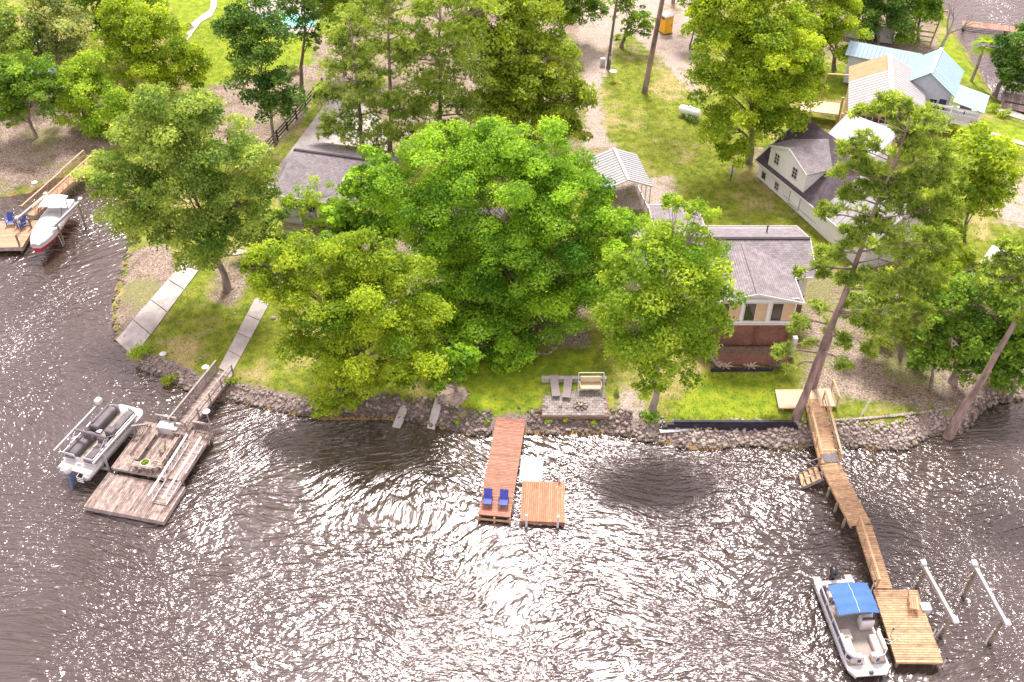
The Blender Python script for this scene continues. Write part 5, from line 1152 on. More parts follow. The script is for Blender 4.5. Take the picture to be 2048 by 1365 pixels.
# --- upper left: tan dock, walkway
UL = deckroot('tan_dock', 'tan wooden dock platform with two blue chairs at the left edge', (-47.5, 72.6), R(2), 4.4, 4.3, .75, 'x', 'plank_tan', 'timber_grey', th=.4, posts=[(4.1, .2, 1.9), (2.9, 3.2, 1.9), (4.2, 3.0, 1.8), (.3, 4.0)], post_r=.09)
p, q = at(185, 322, 1.4), at(60, 430, .85); p.z = 1.55; q.z = .8
m_ = p.lerp(q, .38)
walkway('wooden_walkway', 'tan walkway with post rails from the left shore bank', 'walkway', p, m_, 1.3, 'plank_tan', 'timber_new', (('L', 'posts'), ('R', 'posts')))
walkway('gangway', 'tan truss-railed gangway down to the left dock', 'gangway', m_, q, 1.2, 'plank_tan', 'timber_new', (('L', 'truss'), ('R', 'truss')), h=.9)
def adirondack(label, p, rz):
    o = thing('adirondack_chair', label, 'chair', p, rz, 'blue chairs on the left dock'); me = MB().box(-.06, .06, 0, .85, 0, .02).mesh('back_slat', 'adirondack_blue')
    for k in range(5): s = link('back_slat', me, o, ((k - 2) * .125, .22, .3)); s.rotation_euler = (R(68), 0, 0); s.scale = (1, 1 - .05 * abs(k - 2), 1)
    me = MB().box(-.32, .32, -.05, .05, 0, .02).mesh('seat_slat', 'adirondack_blue')
    for k in range(5): link('seat_slat', me, o, (0, -.28 + k * .12, .38 - k * .02))
    for s in (-1, 1):
        MB().box(s * .36 - .06, s * .36 + .06, -.4, .35, .56, .585).build('arm', 'adirondack_blue', o); MB().box(s * .33 - .02, s * .33 + .02, -.35, -.25, 0, .56).build('leg', 'adirondack_blue', o); MB().bar((s * .33, -.3, .34), (s * .33, .6, .03), .03, .1).build('leg', 'adirondack_blue', o)
adirondack('blue slat-back chair on the tan dock, left one', (*at(24, 450, .75)[:2], .755), R(10))
adirondack('blue slat-back chair on the tan dock, nearer the covered boat', (*at(45, 455, .75)[:2], .755), R(-40))
lift_beam('white boat lift beam left of the covered red boat', (((48, 470), (40, 437)), ((92, 422), (88, 396))), 2, .08)
lift_beam('white boat lift beam right of the covered red boat', (((133, 492), (114, 450)), ((171, 458), (157, 408))), 2, .08)
# ------------------------------------------------------------------ boats
def outboard(root, x, y, z, m, cover=False):
    b = MB()
    rings = []
    for t, w_, l_, dx in ((0, .30, .42, .06), (.10, .42, .62, .02), (.28, .46, .72, 0), (.46, .42, .66, -.02), (.58, .26, .42, -.04), (.61, .08, .14, -.05)):
        rings.append([(x - .15 + dx + math.cos(a) * l_ / 2, y + math.sin(a) * w_ / 2, z + .2 + t) for a in np.linspace(0, 2 * math.pi, 14, endpoint=False)])
    mo = b.loft(rings).build('outboard_motor', m[0], root, True)
    MB().box(x - .28, x + .02, y - .1, y + .1, z - .35, z + .25).build('midsection', m[1], mo); MB().box(x - .3, x - .06, y - .05, y + .05, z - .95, z - .35).rbox((x - .2, y, z - .98), (.5, .14, .14), .06).build('lower_unit', m[1], mo)
    return mo
def pontoon(name, label, loc, rz, L, Bm, style, group='pontoon boats'):
    o = thing(name, label, 'pontoon boat', loc, rz, group); h = Bm / 2
    for s in (-1, 1):
        b = MB(); y = s * (h - .34); b.path([(-.15, y, .30), (0, y, .30), (L * .82, y, .30), (L * .93, y, .36), (L * 1.0, y, .48)], [.2, .31, .31, .22, .05], 14); b.build('pontoon', 'aluminium', o, True)
    zf = .66
    c = .35; poly = [(0, -h), (L * .93, -h), (L, -h + c), (L, h - c), (L * .93, h), (0, h)]
    MB().prism(poly, zf - .1, zf).build('deck', 'white_gelcoat', o)
    MB().prism([(.75, -h + .1), (L * .9, -h + .1), (L * .9, h - .1), (.75, h - .1)], zf + .003, zf + .012).build('carpet', 'boat_carpet', o)
    pm = 'navy_panel' if style == 'open' else 'dark_panel'; x0, x1 = .78, L * .89; H_ = .62
    def wall(p, q, n='fence_panel'):
        p = Vector((*p, zf + .02)); q = Vector((*q, zf + .02)); up = Vector((0, 0, H_ / 2))
        f_ = MB().bar(p + up, q + up, .04, H_).build(n, 'white_gelcoat', o)
        d = (q - p).normalized(); side = d.cross(Vector((0, 0, 1))) * .028
        if side.xy.dot(((p + q) / 2).xy - Vector((L / 2, 0))) < 0: side = -side
        MB().bar(p + d * .06 + up * 1.05 + side, q - d * .06 + up * 1.05 + side, .02, H_ * .5).build('stripe', pm, f_)
        MB().tube(p + up * 2.08, q + up * 2.08, .028, n=8).build('rail', 'aluminium', f_, True)
    n = 4; hy = h - .06
    for s in (-1, 1):
        for k in range(n):
            a, b_ = x0 + (x1 - .45 - x0) * k / n, x0 + (x1 - .45 - x0) * (k + 1) / n
            if style == 'open' and s == 1 and k == 2: continue
            wall((a + .01, s * hy), (b_ - .01, s * hy))
        wall((x1 - .45, s * hy), (x1 - .1, s * (hy - .3))); wall((x1 - .1, s * (hy - .3)), (x1, s * .38))
        if style == 'open': wall((x0, s * hy), (x0, s * .45))
        else: wall((x0, s * (hy - .02)), (x0, s * .3))
    if style == 'covered':
        sm = 'vinyl_grey'
        for s in (-1, 1):
            b = MB(); ln = L * .34; cx = x1 - .18 - ln / 2; b.rbox((cx, s * (hy - .42), zf + .36), (ln, .72, .66), .17); b.rbox((cx + .1, s * (hy - .16), zf + .62), (ln - .25, .24, .4), .11); b.build('covered_couch', sm, o, True)
            b = MB(); b.rbox((x0 + .95, s * (hy - .46), zf + .3), (1.75, .76, .56), .2); b.rbox((x0 + .9, s * (hy - .18), zf + .55), (1.7, .24, .36), .11); b.build('covered_couch', sm if s < 0 else sm, o, True)
        MB().rbox((x0 + .95, -hy + .66, zf + .42), (1.45, .5, .18), .08).build('sun_pad', 'vinyl_cream', o, True)
        b = MB(); b.rbox((L * .52, -hy + .45, zf + .5), (.62, .7, .95), .14); b.build('helm_console', sm, o, True)
        b = MB(); b.rbox((L * .42, -hy + .6, zf + .32), (.6, .6, .5), .14); b.rbox((L * .385, -hy + .6, zf + .66), (.2, .58, .5), .09); b.build('captain_chair', sm, o, True)
        b = MB(); b.rbox((L * .43, hy - .62, zf + .34), (.62, .62, .55), .14); b.rbox((L * .395, hy - .62, zf + .68), (.2, .58, .5), .09); b.build('captain_chair', sm, o, True)
        MB().box(L * .5, L * .5 + .3, .15, .5, zf + .35, zf + .42).tube((L * .5 + .15, .32, zf), (L * .5 + .15, .32, zf + .36), .04).build('table', 'white_plastic', o)
        b = MB(); b.path([(L * .36, hy + .06, zf + 1.25), (L * .355, 0, zf + 1.33), (L * .36, -hy - .06, zf + 1.25)], .1, 10); bm_ = b.build('folded_bimini', 'vinyl_grey', o, True)
        b = MB()
        for s in (-1, 1): b.tube((L * .5, s * hy, zf + .68), (L * .36, s * hy, zf + 1.24), .02, n=6).tube((L * .22, s * hy, zf + .68), (L * .36, s * hy, zf + 1.24), .02, n=6)
        b.build('bimini_frame', 'aluminium', bm_, True)
        MB().lathe([(.2, -.03), (.24, 0), (.2, .03)], (0, 0, 0), 18).build('name_badge', 'white_plastic', o, True, (x0 - .05, 0, zf + .36)).rotation_euler = (0, R(90), 0)
        outboard(o, -.15, .1, .55, ('white_gelcoat', 'motor_blue'))
        b = MB(); b.path([(-.1, -.5, zf + .0), (-.35, -.5, zf - .05), (-.38, -.5, zf - .5)], .025, 6).path([(-.1, -.95, zf), (-.35, -.95, zf - .05), (-.38, -.95, zf - .5)], .025, 6)
        for k in range(3): b.tube((-.37, -.5, zf - .1 - k * .18), (-.37, -.95, zf - .1 - k * .18), .025, n=6)
        b.build('boarding_ladder', 'white_gelcoat', o, True)
    else:
        sm = 'white_gelcoat'
        for s in (-1, 1):
            b = MB(); ln = L * .2; cx = x1 - .35 - ln / 2
            b.rbox((cx, s * (hy - .34), zf + .24), (ln, .55, .42), .1); b.rbox((cx - .05, s * (hy - .1), zf + .52), (ln, .18, .34), .08)
            b.rbox((x1 - .26, s * (hy - .55), zf + .24), (.5, .75, .42), .1); b.rbox((x1 - .1, s * (hy - .6), zf + .5), (.18, .62, .32), .08); b.build('bow_couch', 'vinyl_cream', o, True)
        MB().rbox((L * .62, -hy + .45, zf + .24), (.7, .62, .42), .08).build('side_couch', 'vinyl_cream', o, True)
        b = MB(); b.rbox((L * .52, hy - .5, zf + .45), (.62, .8, .85), .1); cns = b.build('helm_console', sm, o, True); MB().box(L * .52 + .12, L * .52 + .16, hy - .85, hy - .15, zf + .86, zf + 1.1).build('windscreen', 'glass_dark', cns)
        for y in (hy - .6, -hy + .55):
            b = MB(); b.rbox((L * .4, y, zf + .48), (.5, .52, .16), .07); b.rbox((L * .365, y, zf + .78), (.16, .5, .55), .07); b.tube((L * .4, y, zf), (L * .4, y, zf + .42), .06); b.build('captain_chair', 'vinyl_cream', o, True)
        b = MB(); b.rbox((x0 + .42, 0, zf + .24), (.7, 2 * hy - .5, .44), .1); b.rbox((x0 + .1, 0, zf + .5), (.18, 2 * hy - .5, .36), .07); b.build('stern_couch', 'vinyl_cream', o, True)
        MB().box(x0 - .05, x0 + .03, -.75, .75, zf + .66, zf + .72).build('stern_bar', 'motor_black', o)
        xa, xb = L * .22, L * .54; zt_ = zf + 1.75
        b = MB(); b.sheet(lambda u, v: (xa + (xb - xa) * u, -(hy + .02) + 2 * (hy + .02) * v, zt_ - .16 * (2 * v - 1) ** 2 - .12 * (2 * u - 1) ** 4 + .03 * math.cos(u * 18.85)), 18, 14, .025); cv = b.build('bimini_canopy', 'canvas_blue', o, True)
        MB().path([(xa + (xb - xa) * u, 0, zt_ + .012 - .12 * (2 * u - 1) ** 4 + .03 * math.cos(u * 18.85)) for u in np.linspace(.02, .98, 20)], .012, 4).build('seam', 'housewrap', cv)
        b = MB(); mid = (xa + xb) / 2 - .3
        for s in (-1, 1):
            for t in (xa + .05, (xa + xb) / 2, xb - .05): b.tube((mid, s * hy, zf + .66), (t, s * hy, zt_ - .17), .018, n=6)
        b.build('bimini_frame', 'aluminium', cv, True)
        MB().bar((x1 - .5, 0, zf + .03), (L - .05, 0, zf + .03), .16, .03).build('bow_gangplank', 'aluminium', o); MB().rbox((L - .12, 0, zf + .1), (.2, .25, .2), .06).build('anchor', 'steel_dark', o, True)
        outboard(o, -.15, 0, .6, ('motor_black', 'motor_black'))
        for s in (-1, 1): MB().rbox((-.15, s * (h - .25), zf - .04), (.4, .45, .08), .03).build('swim_step', 'white_gelcoat', o, True)
    return o
bow = at(262, 812, 1.3); st = at(146, 940, 1.3); d = bow - st
PB = pontoon('pontoon_boat', 'white pontoon boat with grey covered seats on the left boat lift', (st.x, st.y, .55), math.atan2(d.y, d.x), d.length, 2.5, 'covered')
rzb = math.atan2(d.y, d.x)
bow = at(1744, 1350, .7); st = at(1668, 1160, .7); d = bow - st
pontoon('pontoon_boat', 'white pontoon boat with blue sunshade moored at the new platform', (st.x, st.y, .0), math.atan2(d.y, d.x), d.length, 2.45, 'open')
# lift carrying the left pontoon boat
o = thing('boat_lift', 'galvanised lift frame carrying the covered pontoon boat', 'boat lift', (PB.location.x, PB.location.y, 0), rzb, 'boat lift beams on posts')
Lb = 6.6
for s in (-1, 1):
    for t in (.22, .74):
        MB().box(Lb * t - .06, Lb * t + .06, s * 1.5 - .06, s * 1.5 + .06, -3, 2.15 if s > 0 else 1.9).build('post', 'galvanised', o)
    MB().bar((Lb * .06, s * 1.5, 2.22 if s > 0 else 1.97), (Lb * .8, s * 1.5, 2.22 if s > 0 else 1.97), .14, .14).build('beam', 'white_metal', o)
for t in (.22, .74): MB().box(Lb * t - .08, Lb * t + .08, -1.43, 1.43, .28, .44).build('cradle', 'galvanised', o)
MB().rbox((Lb * .8, 1.5, 2.45), (.5, .45, .42), .12).build('winch_box', 'white_plastic', o, True)
# covered wake boat
bow = at(72, 498, 1.5); st = at(130, 408, 1.5); d = bow - st; Lw = d.length
o = thing('covered_speedboat', 'red and white speedboat under a silver cover on its lift', 'speedboat', (st.x, st.y, .75), math.atan2(d.y, d.x))
def half(t): return 1.12 * (1 - max(0, (t - .55) / .45) ** 2.4 * .72)
def ring(t, z0, z1, w0, w1, rake=0.0):
    x = Lw * t; return [(x, -w0, z0), (x, -w1, z1), (x, w1, z1), (x, w0, z0), (x, 0, z0 - .18)]
ts = np.linspace(0, .985, 14)
MB().loft([[(Lw * t, -half(t) * .7, .12 + .25 * t ** 3), (Lw * t, -half(t) * .97, .62 + .1 * t), (Lw * t, half(t) * .97, .62 + .1 * t), (Lw * t, half(t) * .7, .12 + .25 * t ** 3), (Lw * t, 0, -.12 + .45 * t ** 3)] for t in ts]).build('hull', 'boat_red', o)
MB().loft([[(Lw * t, -half(t) * .98, .63 + .1 * t), (Lw * t, -half(t), .95 + .08 * t), (Lw * t, half(t), .95 + .08 * t), (Lw * t, half(t) * .98, .63 + .1 * t)] for t in ts]).build('topside', 'white_gelcoat', o)
tc_ = np.linspace(.22, 1.0, 20)
def crown_(t): return .14 + .38 * math.exp(-((t - .42) / .16) ** 2) + .1 * math.exp(-((t - .75) / .15) ** 2) + .03 * math.sin(t * 40)
MB().loft([[(Lw * t, half(min(t, .985)) * 1.02 * math.cos(a), 1.0 + .08 * t + crown_(t) * math.sin(a) - (.12 if a in (0, math.pi) else 0)) for a in np.linspace(0, math.pi, 11)] for t in tc_]).build('boat_cover', 'cover_grey', o, True)
b = MB(); b.rbox((Lw * .1, 0, 1.12), (Lw * .22, 2.0, .25), .1); b.build('stern_pad', 'white_gelcoat', o, True)
cv = MB().sheet(lambda u, v: (Lw * (.12 + .28 * u), -1.0 + 2.0 * v, 2.35 - .12 * (2 * v - 1) ** 2 - .06 * (2 * u - 1) ** 2 + .03 * math.sin(v * 14) * (u > .95)), 8, 12, .03).build('tower_canopy', 'white_plastic', o, True)
b = MB()
for s in (-1, 1): b.path([(Lw * .5, s * 1.05, 1.0), (Lw * .4, s * 1.02, 2.0), (Lw * .36, s * .95, 2.24)], .035, 8).path([(Lw * .25, s * 1.05, 1.0), (Lw * .2, s * .95, 2.24)], .035, 8)
b.build('tower_frame', 'steel_dark', cv, True)
# ------------------------------------------------------------------ garden furniture, fences, small things
# patio with single pavers
P0 = G(1088, 828); PT = thing('paver_patio', 'grey paver patio with low back wall above the stone bank', 'patio', (2.2, 51.35, 0)); zt = gz(4.5, 53) + .02
me = MB().box(-.16, .16, -.115, .115, -.06, 0).mesh('paver', 'paver')
nx, ny = 13, 13
for j in range(ny):
    for i in range(nx):
        x = .17 + i * .345 + (.172 if j % 2 else 0); y = .13 + j * .255
        if x > 4.65: continue
        q = link('paver', me, PT, (x, y, zt + .03 + random.uniform(-.006, .006))); q.rotation_euler = (0, 0, random.uniform(-.03, .03))
MB().box(-.05, 4.75, -.05, 3.4, zt - .3, zt - .025).build('bedding', 'soil', PT)
for k in range(8): MB().box(.0 + k * .6, .585 + k * .6, 3.42, 3.68, zt - .2, zt + .42).build('wall_block', 'concrete_dark', PT); MB().box(-.02 + k * .6, .6 + k * .6 - .02, 3.38, 3.72, zt + .421, zt + .48).build('cap_stone', 'concrete_pale', PT)
def lounger(label, x, y, rz):
    o = thing('sun_lounger', label, 'lounger', (2.2 + x, 51.35 + y, zt + .03), rz, 'taupe loungers on the patio')
    MB().box(-.3, .3, -.95, .2, .26, .3).build('seat', 'lounger_taupe', o); MB().sheet(lambda u, v: (-.3 + .6 * u, .2 + .7 * v, .3 + .38 * v), 1, 3, .04).build('backrest', 'lounger_taupe', o)
    for xx in (-.27, .27):
        MB().box(xx - .02, xx + .02, -.95, .7, .2, .258).build('side_rail', 'galvanised', o)
        for yy in (-.85, .55): MB().box(xx - .02, xx + .02, yy - .02, yy + .02, 0, .2).build('leg', 'galvanised', o)
lounger('left taupe sun lounger on the paver patio', .95, 2.65, R(3)); lounger('right taupe sun lounger on the paver patio', 1.85, 2.5, R(-7))
o = thing('garden_swing', 'cream cushioned swing seat in a grey frame on the patio', 'swing', (2.2 + 3.55, 51.35 + 2.6, zt + .03))
b = MB()
for s in (-1, 1): MB().path([(s * .95, -.75, 0), (s * .92, 0, 1.75), (s * .95, .75, 0)], .03, 8).build('side_frame', 'galvanised', o, True)
MB().tube((-.92, 0, 1.75), (.92, 0, 1.75), .03).build('top_bar', 'galvanised', o, True)
st = MB().rbox((0, -.1, .5), (1.5, .62, .14), .06).build('seat', 'cushion_cream', o, True); MB().rbox((0, .3, .82), (1.5, .16, .62), .07).build('backrest', 'cushion_cream', o, True)
for s in (-1, 1): MB().tube((s * .72, .0, .5), (s * .85, 0, 1.75), .012, n=5).build('hanger', 'steel_dark', o); MB().rbox((s * .78, -.05, .68), (.08, .6, .08), .03).build('arm', 'cushion_cream', o, True)
o = thing('fire_pit', 'charred fire pit of stones on the paver patio', 'fire pit', (2.2 + 2.75, 51.35 + .95, zt + .03))
for k in range(9): a = k * .698; q = link('stone', STONES[k % 8], o, (.42 * math.cos(a), .42 * math.sin(a), .1)); q.scale = (.3, .3, .34); q.rotation_euler = (0, 0, a)
MB().lathe([(.34, .0), (.3, .05), (.1, .09), (.02, .1)], n=14).build('ash', 'charred', o)
for k in range(4): a = k * 1.1; MB().tube((.28 * math.cos(a), .28 * math.sin(a), .08), (-.2 * math.cos(a), -.2 * math.sin(a), .2), .04, n=6).build('log', 'pallet', o)
# black timber retaining wall
o = thing('timber_wall', 'black timber retaining wall at the foot of the right lawn', 'wall', (0, 0, 0)); a, b_ = at(1322, 852, 1.0), at(1600, 852, 1.0)
for r_ in range(4):
    n = 4; ins = (.0, .15, .5, .95)[r_]
    for k in range(n):
        x0 = a.x + ins + (b_.x - a.x - ins * 1.4) * k / n; x1 = a.x + ins + (b_.x - a.x - ins * 1.4) * (k + 1) / n - .015
        MB().box(x0, x1, a.y + r_ * .06, a.y + .2 + r_ * .06, .42 + r_ * .2, .612 + r_ * .2).build('timber', 'timber_black', o)
o = tag(MB().bar((*at(1320, 862, .6)[:2], .55), (*at(1388, 858, .6)[:2], .6), .28, .1).build('loose_board', 'white_paint'), 'whitewashed board lying below the black timber wall', 'board')
o = tag(MB().bar((*at(1525, 857, .6)[:2], .62), (*at(1560, 856, .6)[:2], .62), .15, .06).build('loose_board', 'plank_grey'), 'short grey board lying below the timber wall end', 'board')
# stone edging along the right bank
ED = thing('stone_edging', 'single row of pale stones edging the sandy right bank', 'edging', (0, 0, 0))
for t in np.linspace(0, 1, 44):
    px = 1672 + t * 225; py = 842 - 10 * t - 14 * t * t; p = G(px, py); q = link('stone', STONES_P[random.randrange(8)], ED, (p.x, p.y, p.z + .08)); s = random.uniform(.26, .4); q.scale = (s, s, s); q.rotation_euler = (0, 0, random.uniform(0, 6))
ED = thing('stone_edging', 'curved row of pale stones round the bed under the oak', 'edging', (0, 0, 0))
for t in np.linspace(0, 1, 26):
    px = 1062 + t * 58; py = 706 + 4 * math.sin(t * 3) - 22 * max(0, t - .6) * 2; p = G(px, py); q = link('stone', STONES_P[random.randrange(8)], ED, (p.x, p.y, p.z + .08)); s = random.uniform(.18, .3); q.scale = (s, s, s)
# mulch ring
c = G(905, 790); o = thing('mulch_bed', 'round mulch bed about the small shore tree', 'mulch bed', c)
MB().lathe([(1.18, -.1), (1.12, .06), (.7, .12), (.05, .16)], n=24).build('mulch', 'straw', o)
for k in range(22): a = k * .2856; q = link('stone', STONES[k % 8], o, (1.15 * math.cos(a), 1.15 * math.sin(a), .05)); q.scale = (.25, .25, .25); q.rotation_euler = (0, 0, a)
# black rail fence
def fence(label, p, q, n, h=1.25):
    P, Q = G(*p), G(*q); root = thing('rail_fence', label, 'fence', (0, 0, 0), 0, 'black rail fences'); pr = None
    for k in range(n + 1):
        t = k / n; x, y = P.x + (Q.x - P.x) * t, P.y + (Q.y - P.y) * t; z = gz(x, y); MB().box(x - .08, x + .08, y - .08, y + .08, z - .3, z + h).build('post', 'timber_dark', root)
        if pr:
            for zz in (.35, .72, 1.08): MB().bar((pr[0], pr[1], pr[2] + zz), (x, y, z + zz), .05, .14).build('rail', 'timber_dark', root)
        pr = (x, y, z)
fence('black three-rail fence along the left concrete driveway', (536, 305), (646, 178), 6)
fence('dark rail fence behind the trampoline', (70, 148), (175, 70), 6)
# trampoline
c = G(98, 160); o = thing('trampoline', 'round trampoline with dark bed and pale blue rim', 'trampoline', c); R0 = 2.0
MB().lathe([(0, .88), (R0 - .25, .88), (R0 - .25, .9), (0, .9)], n=28).build('jump_bed', 'motor_black', o)
b = MB(); b.path([(R0 * math.cos(t), R0 * math.sin(t), .92) for t in np.linspace(0, 2 * math.pi, 29)], .05, 6); b.build('rim', 'galvanised', o, True)
MB().lathe([(R0 - .24, .91), (R0 - .02, .93), (R0 - .02, .95), (R0 - .24, .93)], n=28).build('spring_pad', 'blue_metal', o)
for k in range(6): a = k * 1.047; MB().tube((R0 * math.cos(a), R0 * math.sin(a), 0), (R0 * math.cos(a), R0 * math.sin(a), .9), .035, n=6).build('leg', 'galvanised', o, True)
# pool
PO = thing('swimming_pool', 'turquoise swimming pool behind the trees at the top', 'pool', (-26.3, 119.2, 0)); zp = gz(-26.3, 119.2) + .1
cells = [(1.1 + .1 * math.sin(3 * t)) for t in np.linspace(0, 6.28, 25)]; poly = [(4.4 * math.cos(t) * c_, 1.9 * math.sin(t) * c_) for t, c_ in zip(np.linspace(0, 2 * math.pi, 24, endpoint=False), cells)]
MB().prism(poly, zp - .6, zp + .03).build('basin', 'pool_paint', PO); MB().prism([(x * 1.06, y * 1.1) for x, y in poly], zp - .6, zp + .02).build('coping', 'concrete_pale', PO)
# portable toilet
c = G(1331, 66); o = thing('portable_toilet', 'yellow portable toilet with white domed roof on the sandy lot', 'toilet', c, R(28))
MB().box(-.55, .55, -.55, .55, .12, 2.1).build('cabin', 'yellow_plastic', o); MB().box(-.6, .6, -.6, .6, 0, .118).build('skid', 'steel_dark', o)
MB().loft([[(-.6, -.6, 2.1), (.6, -.6, 2.1), (.6, .6, 2.1), (-.6, .6, 2.1)], [(-.58, -.58, 2.22), (.58, -.58, 2.22), (.58, .58, 2.22), (-.58, .58, 2.22)], [(-.3, -.35, 2.42), (.3, -.35, 2.42), (.3, .35, 2.42), (-.3, .35, 2.42)]]).build('roof', 'white_plastic', o)
d_ = MB().box(-.4, .4, -.6, -.552, .25, 1.95).build('door', 'yellow_plastic', o); MB().lathe([(.14, 0), (.14, .01)], (0, 0, 0), 14).build('sign', 'white_plastic', d_, False, (0, -.612, 1.6)).rotation_euler = (R(90), 0, 0); MB().box(.25, .33, -.64, -.601, 1.0, 1.15).build('handle', 'steel_dark', d_)
for x in (-.552, .552): MB().box(min(x, x * 1.03), max(x, x * 1.03), -.3, .3, 1.75, 2.0).build('vent', 'steel_dark', o)
# utility pole
c = G(1214, 138); T = aty(1234, 0, c.y) - c; o = thing('utility_pole', 'slim dark utility pole beside the sandy drive', 'pole', c); T = T * (11 / T.z)
MB().path([(0, 0, -.5), T * .5, T], [.17, .14, .11], 10).build('pole', 'pole_wood', o, True); MB().bar(T * .95 - Vector((1.2, 0, 0)), T * .95 + Vector((1.2, 0, 0)), .1, .12).build('cross_arm', 'pole_wood', o)
for k in (-1.1, -.4, .4, 1.1): MB().lathe([(.05, 0), (.07, .06), (.03, .16)], tuple(T * .95 + Vector((k, 0, .06))), 8).build('insulator', 'white_plastic', o)
c = G(1219, 142); o = thing('meter_post', 'short dark meter post at the foot of the utility pole', 'post', c); MB().box(-.08, .08, -.08, .08, -.3, 1.9).build('post', 'pole_wood', o); MB().rbox((0, -.12, 1.5), (.25, .15, .4), .04).build('meter', 'galvanised', o, True)
c = G(1205, 132); o = thing('transformer_box', 'small green-grey utility cabinet by the utility pole', 'cabinet', c); MB().rbox((0, 0, .45), (.55, .5, .9), .05).build('cabinet', 'siding_grey', o, True); MB().box(-.3, .3, -.3, .3, 0, .06).build('base', 'concrete', o)
c = G(1225, 162); o = thing('bird_bath', 'white dish on a thin post by the sandy drive', 'bird bath', c); MB().tube((0, 0, 0), (0, 0, 1.0), .04).build('post', 'plywood', o); MB().lathe([(.05, 0), (.4, .1), (.42, .14), (.38, .14), (.05, .06)], (0, 0, 1.0), 16).build('dish', 'white_plastic', o, True)
# propane tank
c = G(1378, 236); o = thing('propane_tank', 'white horizontal propane tank behind the tall green tree', 'tank', c, R(-35)); b = MB(); b.path([(-1.2, 0, .75), (-1.1, 0, .75), (-.95, 0, .75), (.95, 0, .75), (1.1, 0, .75), (1.2, 0, .75)], [.12, .36, .45, .45, .36, .12], 16); b.build('vessel', 'white_paint', o, True)
for x in (-.7, .7): MB().box(x - .08, x + .08, -.35, .35, 0, .4).build('saddle', 'concrete', o)
MB().lathe([(.16, 0), (.16, .14), (.08, .2)], (0, 0, 1.17), 12).build('valve_dome', 'white_paint', o, True)
shrub('green shrub below the white propane tank', 1383, 246, 14, 'leaf_dark', 2)
c = G(1461, 362); o = thing('feeder_post', 'white box on a dark post under the tall green tree', 'feeder', c); MB().tube((0, 0, -.2), (0, 0, 1.7), .05).build('post', 'steel_dark', o); MB().rbox((-.12, 0, 1.1), (.16, .3, .7), .05).rbox((.14, 0, 1.0), (.16, .3, .55), .05).build('box', 'white_plastic', o, True)
# shed, frame and cove things upper right
c = G(1715, 78); o = thing('tin_shed', 'low rusty-roofed shed with blue tarp inside its doorway', 'shed', c, R(-22)); MB().box(-2.2, 4.0, 1.6, 1.75, 0, 2.0).box(-2.2, -2.05, 0, 1.599, 0, 2.0).box(3.85, 4.0, 0, 1.599, 0, 2.0).box(-2.0, .2, 0, .15, 0, 2.0).box(2.3, 3.84, 0, .15, 0, 2.0).build('wall', 'siding_grey', o)
roof_slab(o, [(-2.5, -.5, 2.1), (4.3, -.5, 2.1), (4.3, 2.1, 2.45), (-2.5, 2.1, 2.45)], 'pallet', .06); MB().rbox((1.2, .9, .6), (1.8, 1.2, 1.2), .3).build('tarp', 'tarp_blue', o, True)
c = G(1838, 92); o = thing('timber_frame', 'bare timber swing frame behind the pale blue roof', 'frame', c, R(-20))
for x, y in ((-1.3, 0), (1.2, 0)): MB().bar((x, y, 0), (x + .5, y + 1.0, 4.2), .16).build('post', 'timber_new', o)
MB().bar((-1.4, 1.0, 4.1), (2.2, 1.0, 4.1), .14, .18).build('beam', 'timber_new', o)
for k in range(3): MB().bar((-1.1, .3, .5 + k * .6), (1.3, .3, .5 + k * .6), .1, .14).build('rung', 'pallet', o)
WR = thing('landing_dock', 'grey timber landing dock beyond the hedge at the right edge', 'dock', (48.0, 91.5, 0), R(-25)); planks(WR, 0, 7, 0, 4.2, 1.0, 'y', 'plank_grey', .3); MB().box(.1, 6.9, .1, 4.1, .5, .957).build('frame', 'timber_dark', WR)
WR.location = (*at(2000, 215, 1.0)[:2], 0)
for x in (.2, 3.5, 6.8):
    for y in (.2, 4.0): MB().tube((x, y, -3), (x, y, 1.7), .12, n=8).build('piling', 'pile_wood', WR, True)
MB().bar((.2, .2, 1.65), (6.8, .2, 1.65), .1, .16).build('hand_rail', 'timber_dark', WR)
o = thing('pale_dock', 'pinkish dock with a red-brown end across the cove', 'dock', (*at(1925, 52, .6)[:2], 0), R(-18)); planks(o, 0, 5.5, 0, 1.8, .6, 'y', 'plank_brown', .3); planks(o, 5.6, 12, -1.2, 1.8, .6, 'y', 'plank_brown', .3)
for x in (.3, 5.3, 11.5): MB().tube((x, .1, -3), (x, .1, .55), .12, n=8).tube((x, 1.7, -3), (x, 1.7, .55), .12, n=8).build('piling', 'pile_wood', o, True)
c = at(1990, 92, 0); o = thing('jet_ski', 'dark jet ski moored in the upper right cove', 'jet ski', c, R(70))
MB().loft([[(t * 3 - 1.5, -w_, 0.0), (t * 3 - 1.5, -w_ * 1.1, .4), (t * 3 - 1.5, w_ * 1.1, .4), (t * 3 - 1.5, w_, 0)] for t, w_ in ((0, .5), (.4, .55), (.75, .4), (1, .06))]).build('hull', 'navy_panel', o); MB().rbox((-.5, 0, .62), (1.3, .45, .4), .15).build('seat', 'motor_black', o, True); MB().tube((.35, 0, .4), (.2, 0, 1.0), .06).tube((.2, -.4, 1.0), (.2, .4, 1.0), .03).build('handlebar', 'steel_dark', o, True)
